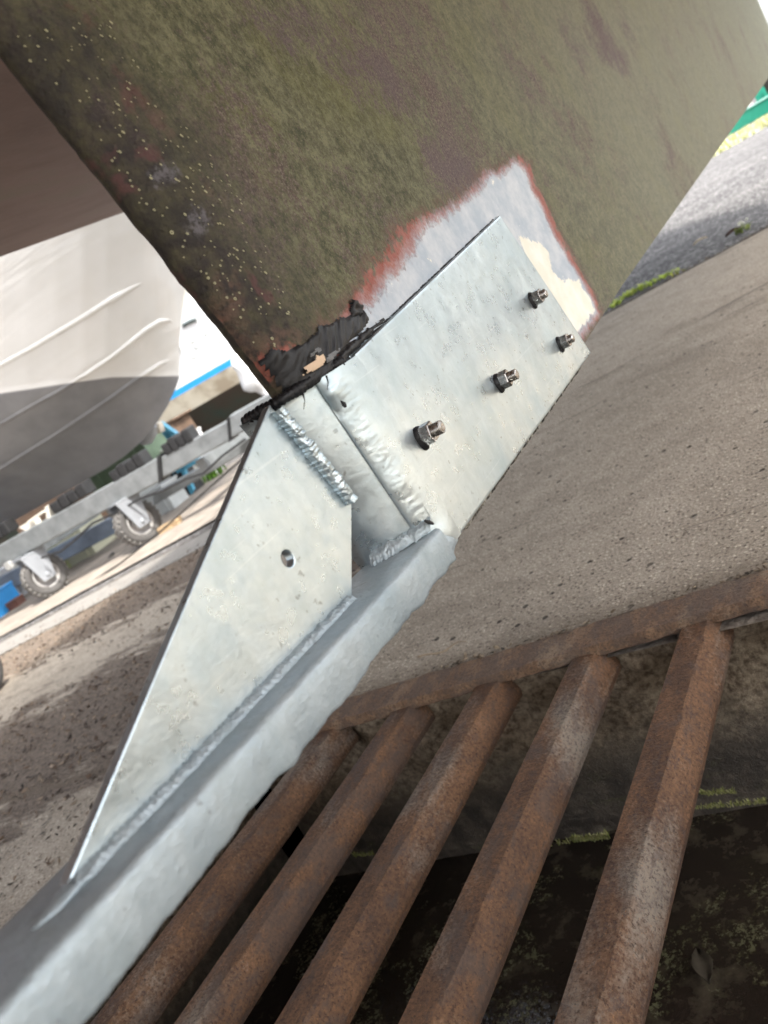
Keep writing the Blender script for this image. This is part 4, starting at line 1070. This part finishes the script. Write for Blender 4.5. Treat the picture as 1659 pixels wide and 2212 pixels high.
for i in range(len(X_)): sta.append([onT(X_[i], L[2][i], L[1][i]) for L in LINES])
def dense(col):        # subdivide between stations
    out = []
    for i in range(len(col)-1):
        for k in range(6): out.append(col[i].lerp(col[i+1], k/6))
    return out+[col[-1]]
lines = [dense([sta[i][k] for i in range(len(X_))]) for k in range(len(LINES))]
SUB = 8
def bilge(s):
    col = []
    for k in range(len(lines)-1):
        for q in range(SUB): col.append(lines[k][s].lerp(lines[k+1][s], q/SUB))
    return col+[lines[-1][s]]
cols_ = [bilge(s) for s in range(len(lines[0]))]
cen = W1+tN*1.0
def mirror(p): d = (p-cen).dot(tN); return p-tN*(2*d)
hull = MB(); hull.grid(cols_); hull.grid([[mirror(p) for p in c_[::-1]] for c_ in cols_])
# deck
hull.add([c_[-1] for c_ in cols_]+[mirror(c_[-1]) for c_ in cols_], [(i, i+1, len(cols_)+i+1, len(cols_)+i) for i in range(len(cols_)-1)], False)
nh = N('boat hull paint'); pa = nh.attr('paint')
greyc = nh.mix(nh.step(nh.noise(4, 4), .35, .65), (.20, .20, .205), (.25, .25, .255))
crc = nh.mix(nh.step(nh.noise(2.5, 3), .35, .65), (.78, .775, .745), (.82, .815, .79))
hcol = nh.mix(nh.step(pa, -.004, .004), greyc, crc)
hr_ = nh.math('SUBTRACT', .42, nh.math('MULTIPLY', nh.step(pa, -.01, .01), .26))
wav = nh.noise(1.1, 3, .5, nh.coord((.30, .30, 2.4), (0, R(-9), 0)), 1.0)
M_MB = nh.bsdf(hcol, hr_, 0, nh.bump(nh.math('MULTIPLY', wav, nh.step(pa, -.02, .05)), .28, .10), .5)
ho = hull.build('hull', M_MB, mbt, recalc=False)
offm = parent_world(mbt); pv = []
for v in ho.data.vertices:
    p = v.co+offm; d = (p-cen).dot(tN)
    if d > 0: p = mirror(p)
    x_, y_ = proj(p); pv.append((interp([-620, 0, 120, 240, 388], [880, 850, 832, 815, 812], x_)-y_)*.0045)
add_float(ho, 'paint', pv)
for k, rad_ in ((1, .030), (2, .028), (3, .035)):
    rl = MB(); pts_ = [p+tN*(rad_*.86) for p in lines[k][:-9 if k < 3 else -24]]
    rl.tube(pts_, [rad_*min(1, .25+(len(pts_)-i)/14) for i in range(len(pts_))], 8); rl.build('spray_rail', nh.m if k != 9 else M_WHITEGEL, mbt)
for o_ in [o_ for o_ in mbt.children if o_.name.startswith('spray_rail')]:
    add_float(o_, 'paint', [(interp([-620, 0, 120, 240, 388], [880, 850, 832, 815, 812], proj(v.co+offm)[0])-proj(v.co+offm)[1])*.0045 for v in o_.data.vertices])

# ------------------------------------------------------------------ white boat further behind
wb = empty('moored_boat', onT(430, 960, 5), 'white boat with blue stripe and green brown bottom standing behind the trailer', 'boat')
OFF = 5.0
def fp(px, py, o_=0.0): return onT(px, py, OFF+o_)
def slope_y(px, x0, y0, s=-.575): return y0+s*(px-x0)
XF = [-500, -200, 100, 300, 450, 560, 640]
def strake(y_at, o_): return [fp(x, slope_y(x, 381, y_at), o_) for x in XF]
SX = [XF, ]
lv = [(646+3+(385-381)*.575, 0.0), (848-6, .10), (858, .11), (905, .18), (1000, .75), (1075, 1.6)]
rowsW = [strake(y_, o_) for (y_, o_) in lv]
def band(r0_, r1_, name, mat):
    mb = MB(); n = 10; mb.grid([[a.lerp(b, k/n) for a, b in zip(r0_, r1_)] for k in range(n+1)])
    cw = W1+tN*(OFF+1.6)
    mir = lambda p: p-tN*(2*(p-cw).dot(tN))
    mb.grid([[mir(a.lerp(b, k/n)) for a, b in zip(r0_, r1_)] for k in range(n+1)])
    return mb.build(name, mat, wb, recalc=False)
M_BLUE = plain('blue stripe', (.03, .30, .68), .35, 0, .08, 5, .03, .001)
band(strake(628, -.03), strake(640, -.02), 'sheer_stripe', M_BLUE)
band(strake(640, -.02), rowsW[1], 'topsides', plain('bright white topsides', (.82, .82, .82), .3, 0, .03, 2, .03, .001))
band(rowsW[1], rowsW[2], 'waterline_stripe', M_BLUE)
nb_ = N('stained cream boot top'); stn = nb_.noise(1.6, 5, .6); M_CRM = nb_.bsdf(nb_.ramp(stn, [(.35, (.36, .30, .22)), (.5, (.60, .55, .44)), (.7, (.68, .64, .54))]), .6, 0)
band(rowsW[2], rowsW[3], 'boot_top', M_CRM)
nb_ = N('green brown antifouling'); M_GB = nb_.bsdf(nb_.ramp(nb_.noise(.8, 5, .6), [(.35, (.085, .055, .040)), (.5, (.075, .070, .050)), (.65, (.035, .085, .070))]), .6, 0)
band(rowsW[3], rowsW[4], 'bottom', M_GB); band(rowsW[4], rowsW[5], 'bottom', M_GB)
cw_ = W1+tN*(OFF+1.6); mir_ = lambda p: p-tN*(2*(p-cw_).dot(tN))
for e_ in (0, -1):
    loop = [strake(628, -.03)[e_]]+[r[e_] for r in rowsW]; mb = MB(); mb.add(loop+[mir_(p) for p in loop[::-1]], [tuple(range(2*len(loop)))]); mb.build('end_panel', M_WHITEGEL, wb, recalc=False)
dk = MB(); s_ = strake(628, -.03); dk.add(s_+[mir_(p) for p in s_], [(i, i+1, len(s_)+i+1, len(s_)+i) for i in range(len(s_)-1)]); dk.build('deck', M_WHITEGEL, wb, recalc=False)
# traces of hull lettering
lt = MB()
def stroke(pts, r=.018):
    lt.tube([fp(x, y, -.035+.11*((y-slope_y(x, 381, 640))/205)) for x, y in pts], r, 6)
def z6(L): return [((500+x/4.022)*.6636, (850+y/4.022)*.6636) for x, y in L]
for L in ([(365, 810), (385, 840), (420, 815), (470, 790), (520, 765), (560, 765)], [(380, 850), (430, 810), (500, 785)]): stroke(z6(L), .030)
for L in ([(485, 1078), (505, 1055), (540, 1050)], [(540, 1135), (560, 1150), (582, 1130)], [(492, 1272), (515, 1272), (550, 1255)], [(657, 978), (675, 962), (705, 955)], [(755, 1122), (780, 1122), (802, 1100)], [(848, 1072), (865, 1072), (888, 1058)], [(810, 1000), (822, 988)]): stroke(z6(L), .010)
stroke(z6([(325, 1120), (330, 1160), (342, 1190)]), .022)
lt.build('lettering', plain('grey lettering', (.10, .12, .12), .5, 0, .2, 20), wb)
# big white fender / cover lump at its right end
fd = MB(); 
a_, b_ = fp(512, 770, -.5), fp(610, 850, -.5)
fd.tube([a_.lerp(b_, t/24) for t in range(25)], [.03+.22*math.sin(math.pi*t/24)**.5 for t in range(25)], 28)
for v in fd.v: v += .10*Vector((nz(v.x*4, v.y*4, v.z*4), nz(v.y*4, v.z*4, 3), nz(v.z*5, v.x*4, 7)))+.03*Vector((nz(v.x*14, v.y*14, v.z*14), 0, nz(v.z*13, v.x*14, 7)))
tag(fd.build('boat_fender', plain('white fender', (.80, .80, .80), .5, 0, .05, 6)), 'fat white fender hanging at the waterline of the blue striped boat', 'fender')

# blue boat stand and clutter beneath the boats
bs = empty('boat_stand', gp(420, 1062), 'light blue steel stand propping the boats behind the trailer', 'boat stand')
M_LB = plain('light blue paint', (.10, .38, .56), .5, 0, .15, 20)
q = MB(); q.prism([onT(*p, 2.2) for p in ((338, 916), (344, 912), (384, 940), (379, 947))], tN*.08); q.build('arm', M_LB, bs, .004)
q = MB(); q.prism([onT(*p, 2.25) for p in ((340, 925), (350, 920), (388, 955), (370, 962))], tN*.05); q.prism([onT(*p, 2.25) for p in ((352, 920), (358, 922), (425, 1075), (415, 1080))], tN*.06); q.prism([onT(*p, 2.25) for p in ((372, 1018), (440, 985), (441, 993), (374, 1028))], tN*.06); q.build('leg', M_LB, bs, .004)
q = MB(); q.box(onT(337, 925, 2.15), (.16, .12, .12), ROT @ Matrix.Rotation(.3, 3, 'Y'), .02); q.build('pad', plain('cream pad', (.62, .57, .48), .6), bs)
prp = MB(); p0 = onT(322, 942, 1.35); 
prp.tube([onT(333, 918, 1.35), onT(326, 932, 1.35), onT(316, 948, 1.35), onT(308, 958, 1.35)], [.03, .07, .075, .03], 12)
tag(prp.build('fender_bottle', plain('grey clear plastic', (.34, .36, .38), .3, 0, .15, 20)), 'grey plastic float hanging below the bow of the grey motor boat', 'float')
def clutter(px, py, size, mat, name, label, cat, bev=.01, rot=.0, off=None, shape='box'):
    c = gp(px, py) if off is None else onT(px, py, off); c.z = G-.02
    root = empty(name, c, label, cat)
    mb = MB(); r_ = ROT @ Matrix.Rotation(rot, 3, 'Z')
    mb.box(c+Vector((0, 0, size[2]/2)), size, r_, bev)
    mb.build('body', mat, root)
    m2 = MB(); m2.box(c+Vector((0, 0, size[2]+.012)), (size[0]*1.04, size[1]*1.04, .03), r_, .006)
    m2.build('lid', mat, root)
    for s in (-1, 1):
        m3 = MB(); m3.box(c+r_ @ Vector((s*size[0]*.32, -size[1]/2-.008, size[2]*.5)), (size[0]*.06, .02, size[2]*.8), r_, .003); m3.build('rib', mat, root)
    return root
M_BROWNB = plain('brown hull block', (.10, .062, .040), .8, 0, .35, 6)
clutter(205, 1212, (.55, .5, .50), plain('cream plastic', (.70, .69, .52), .5, 0, .08, 5), 'storage_box', 'cream storage box behind the trailer between its two wheels', 'box', off=1.9)
clutter(160, 1232, (.45, .5, .46), plain('yellow green plastic', (.60, .64, .30), .5, 0, .1, 5), 'storage_box', 'pale yellow green box left of the cream box under the trailer', 'box', off=1.9)
clutter(60, 1285, (.5, .5, .40), plain('white plastic', (.70, .70, .70), .5, 0, .1, 5), 'storage_box', 'white box behind the trailer wheel at far left', 'box', off=1.7)
clutter(2, 1338, (.46, .4, .26), plain('bright blue plastic', (.03, .25, .60), .45, 0, .12, 5), 'blue_crate', 'bright blue crate on the ground at the left edge under the trailer', 'crate', off=.7)
clutter(46, 1318, (.15, .14, .09), plain('brick red block', (.14, .065, .05), .8, 0, .2, 12), 'chock_block', 'reddish brown block beside the bright blue crate', 'block', off=.7)
clutter(385, 1130, (.40, .40, .30), plain('grey bin', (.38, .40, .40), .5, 0, .1, 8), 'storage_box', 'light grey box behind the right trailer wheel', 'box', off=1.9)
clutter(410, 1082, (.42, .3, .40), M_RUB, 'black_crate', 'black crate on the ground under the far trailer beam', 'crate', off=2.4)
clutter(440, 1062, (.65, .5, .62), plain('white drum', (.72, .72, .70), .4, 0, .06, 8), 'storage_box', 'white tall box under the blue striped boat', 'box', off=3.2)
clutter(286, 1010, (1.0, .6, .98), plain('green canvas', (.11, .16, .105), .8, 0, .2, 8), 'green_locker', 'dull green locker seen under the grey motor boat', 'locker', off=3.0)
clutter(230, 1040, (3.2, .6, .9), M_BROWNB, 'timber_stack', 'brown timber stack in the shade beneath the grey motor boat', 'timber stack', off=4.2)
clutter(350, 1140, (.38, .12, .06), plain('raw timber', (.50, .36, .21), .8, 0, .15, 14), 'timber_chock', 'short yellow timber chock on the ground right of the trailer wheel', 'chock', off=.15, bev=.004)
# grass patch and a green plant below the white boat
def plant(px, py, label, n=90, h=.35, sp=.18):
    c = gp(px, py); root = empty('green_plant', c, label, 'plant'); mb = MB(); cc = []
    for _ in range(n):
        p = c+Vector((random.gauss(0, sp), random.gauss(0, sp), 0)); a = random.uniform(0, 6.28); hh = h*random.uniform(.4, 1); d = Vector((math.cos(a), math.sin(a), 0)); s = Vector((-d.y, d.x, 0))*.02
        m_ = p+d*hh*.3+Vector((0, 0, hh*.7)); e_ = p+d*hh*.8+Vector((0, 0, hh)); mb.add([p-s*.4, p+s*.4, m_+s, e_, m_-s], [(0, 1, 2, 4), (4, 2, 3)]); cc += [random.choice([(.10, .24, .03), (.18, .36, .05), (.07, .15, .03)])]*5
    o_ = mb.build('foliage', M_MOSS, root, recalc=False); at = o_.data.attributes.new('col', 'FLOAT_COLOR', 'POINT'); at.data.foreach_set('color', [q_ for k in cc for q_ in (*k, 1)])
plant(468, 1030, 'bright green plant on the ground under the far trailer beam', 34, .20, .09)
# taut cord in front of the trailer
cd = MB(); cp_ = [onT(40, 1352, -.5), onT(130, 1303, -.5), onT(265, 1213, -.5), onT(345, 1150, -.5), onT(450, 1055, -.5), onT(600, 925, -.5)]
cd.tube(cp_, .008, 6); tag(cd.build('rope', M_RUB), 'thin black rope stretched in front of the trailer wheels', 'rope')
# pale concrete kerb strip and dark strip across the yard at left
ks = MB(); rows = []
for k in range(4): rows.append([Vector((x, joint_y(x)-.62+.18*k+.02*nz(x*2, k), G+.006+.0015*k)) for x in [-14+i*.25 for i in range(49)]])
ks.grid(rows); o_ = ks.build('concrete_strip', plain('pale worn concrete', (.175, .165, .150), .85, 0, .18, 14, .5, .006), recalc=False); tag(o_, kind='structure')

# tyre at the left edge of the foreground
def big_tyre(c, ax, rad, wid, name, label, cat, mat):
    root = empty(name, c-Vector((0, 0, rad)), label, cat)
    mb = MB(); pr = [(-wid*.36, rad*.58), (-wid*.5, rad*.78), (-wid*.46, rad*.93)]
    for k in range(9):
        a = lerp(-wid*.42, wid*.42, k/8); pr += [(a-.012*wid, rad), (a+.030*wid, rad), (a+.036*wid, rad*.965), (a+.068*wid, rad*.965)]
    pr += [(wid*.46, rad*.93), (wid*.5, rad*.78), (wid*.36, rad*.58)]
    mb.lathe(c, ax, pr, 56); mb.build('tyre', mat, root)
    m2 = MB(); m2.lathe(c, ax, [(-wid*.34, rad*.585), (-wid*.1, rad*.5), (-wid*.08, rad*.15), (-wid*.12, .001)], 32); m2.lathe(c, ax, [(wid*.34, rad*.585), (wid*.1, rad*.5), (wid*.08, rad*.15), (wid*.12, .001)], 32); m2.build('rim', M_RIM, root)
    return root
tb = gp(-28, 1512); big_tyre(tb+Vector((0, 0, .20)), tE, .20, .12, 'trolley_wheel', 'black rubber wheel standing on the concrete at the left edge', 'wheel', M_TYRE)

# ------------------------------------------------------------------ far right: grass, green beam, clutter, tyre
def far_pt(px, py): return gp(px, py)
ga, gb_ = gp(1540, 330), gp(1700, 236)
fdv = (gb_-ga); fdv.z = 0
gl = [];
def grass_fn():
    x = random.uniform(-9, 8); return Vector((x, 17.2+random.uniform(0, 4.6)+.1*x, G-.03))
gpts = [grass_fn() for _ in range(5200)]
o_ = tufts('grass', gpts, M_MOSS, .05, .13, .012, 3, .7, lambda: random.choice([(.34, .36, .16), (.42, .42, .22), (.48, .47, .28), (.27, .31, .11)])); tag(o_, 'sunlit yellow green grass verge beyond the asphalt', 'grass', kind='stuff')
gv = grid_mesh('grass_verge', [-40+i*2 for i in range(41)], lambda x, t: Vector((x, lerp(16.9, 23.0, t)+.1*x, G-.012)), plain('dry grass ground', (.42, .40, .27), .95, 0, .25, 4, .6, .02), 6); tag(gv, kind='structure')
gs = empty('green_barrier', gp(1560, 300), 'low green steel barrier beyond the grass verge', 'barrier')
M_GRN = plain('green paint', (.012, .22, .145), .45, 0, .12, 6)
p0 = gp(1560, 302); p1 = gp(1672, 226); dv = Vector((1, .1, 0)).normalized(); nv = Vector((-dv.y, dv.x, 0)); rg = Matrix((dv, nv, Vector((0, 0, 1)))).transposed()
q = MB(); q.box(p0+Vector((0, 0, .175)), (9, .10, .35), rg, .02); q.build('rail', M_GRN, gs)
for k in range(5):
    q = MB(); q.box(p0+dv*(-3.6+k*1.8)+nv*.09+Vector((0, 0, .18)), (.12, .10, .50), rg, .01); q.build('post', M_GRN, gs)
q = MB(); q.box(p0+nv*.0+Vector((0, 0, .35)), (9, .14, .03), rg, .006); q.build('top_rail', plain('pale green paint', (.35, .62, .56), .5), gs)
cw2 = p0+nv*2.5
def shed(c, size, mat, name, label, cat, roofm):
    root = empty(name, c, label, cat); b_ = MB(); b_.box(c+Vector((0, 0, size[2]/2)), size, rg, .02); b_.build('wall', mat, root)
    r_ = MB(); r_.box(c+Vector((0, 0, size[2]+.04)), (size[0]*1.06, size[1]*1.06, .09), rg, .02); r_.build('roof', roofm, root)
    d = MB(); d.box(c+rg @ Vector((size[0]*.2, -size[1]/2-.012, size[2]*.42)), (size[0]*.18, .03, size[2]*.8), rg, .005); d.build('door', roofm, root)
M_WHB = plain('white painted boards', (.74, .73, .70), .6, 0, .08, 6)
M_BRN = plain('brown stained timber', (.13, .075, .05), .7, 0, .3, 5)
M_ORG = plain('orange plastic', (.62, .26, .07), .5, 0, .12, 6)
def onY(px, py, yd):
    d = ray(px, py); c_ = CP+d*(yd/d.y); c_.z = G; return c_
shed(onY(1588, 256, p0.y+1.3), (.70, .4, .46), M_WHB, 'white_bin', 'white low bin behind the left end of the green barrier', 'bin', M_WHB)
shed(onY(1603, 240, p0.y+2.2), (.26, .3, .56), M_BRN, 'timber_crate', 'dark brown timber crate between the white bin and the white locker', 'crate', M_BRN)
shed(onY(1622, 226, p0.y+2.8), (.46, .4, .60), M_WHB, 'white_locker', 'white locker right of the dark brown crate', 'locker', plain('grey lid', (.30, .28, .30), .5))
shed(onY(1632, 208, p0.y+4.6), (1.3, .8, .92), M_ORG, 'orange_container', 'orange container standing behind the white locker', 'container', M_ORG)
shed(onY(1648, 214, p0.y+.9), (.30, .3, .62), M_GRN, 'green_post_box', 'upright green box behind the right end of the barrier', 'box', M_GRN)
# tyre of a boat mover, seen past the keel
d_r = ray(1694, 160); tc = CP+d_r*(22.6/d_r.y); tc.z = G+.70
big_tyre(tc, Vector((.93, -.36, 0)).normalized(), .72, .46, 'tractor_tyre', 'large black ribbed tyre standing on the grass before the green barrier', 'tyre', M_RUB)

# dark shed added out of view to port, to darken reflections in the steel
sc_ = Vector((-8.4, -.75, G)); sh_ = empty('unseen_dark_shed', sc_, 'unseen dark shed added left of the yard to darken reflections in the bracket', 'unseen blocker')
b_ = MB(); b_.box(sc_+Vector((0, 0, 2.1)), (3.0, 7.0, 4.2), None, .02); b_.build('wall', plain('unseen shed boards', (.055, .042, .045), .8, 0, .3, 5), sh_)
b_ = MB(); b_.prism([sc_+Vector((-1.8, -3.7, 4.2)), sc_+Vector((1.8, -3.7, 4.2)), sc_+Vector((0, -3.7, 5.4))], (0, 7.4, 0)); b_.build('roof', plain('unseen shed roof', (.06, .06, .065), .7, 0, .2, 5), sh_)
b_ = MB(); b_.box(sc_+Vector((1.52, .6, 1.4)), (.06, 2.2, 2.8), None, .01); b_.build('door', plain('unseen shed door', (.10, .065, .05), .7, 0, .25, 6), sh_)
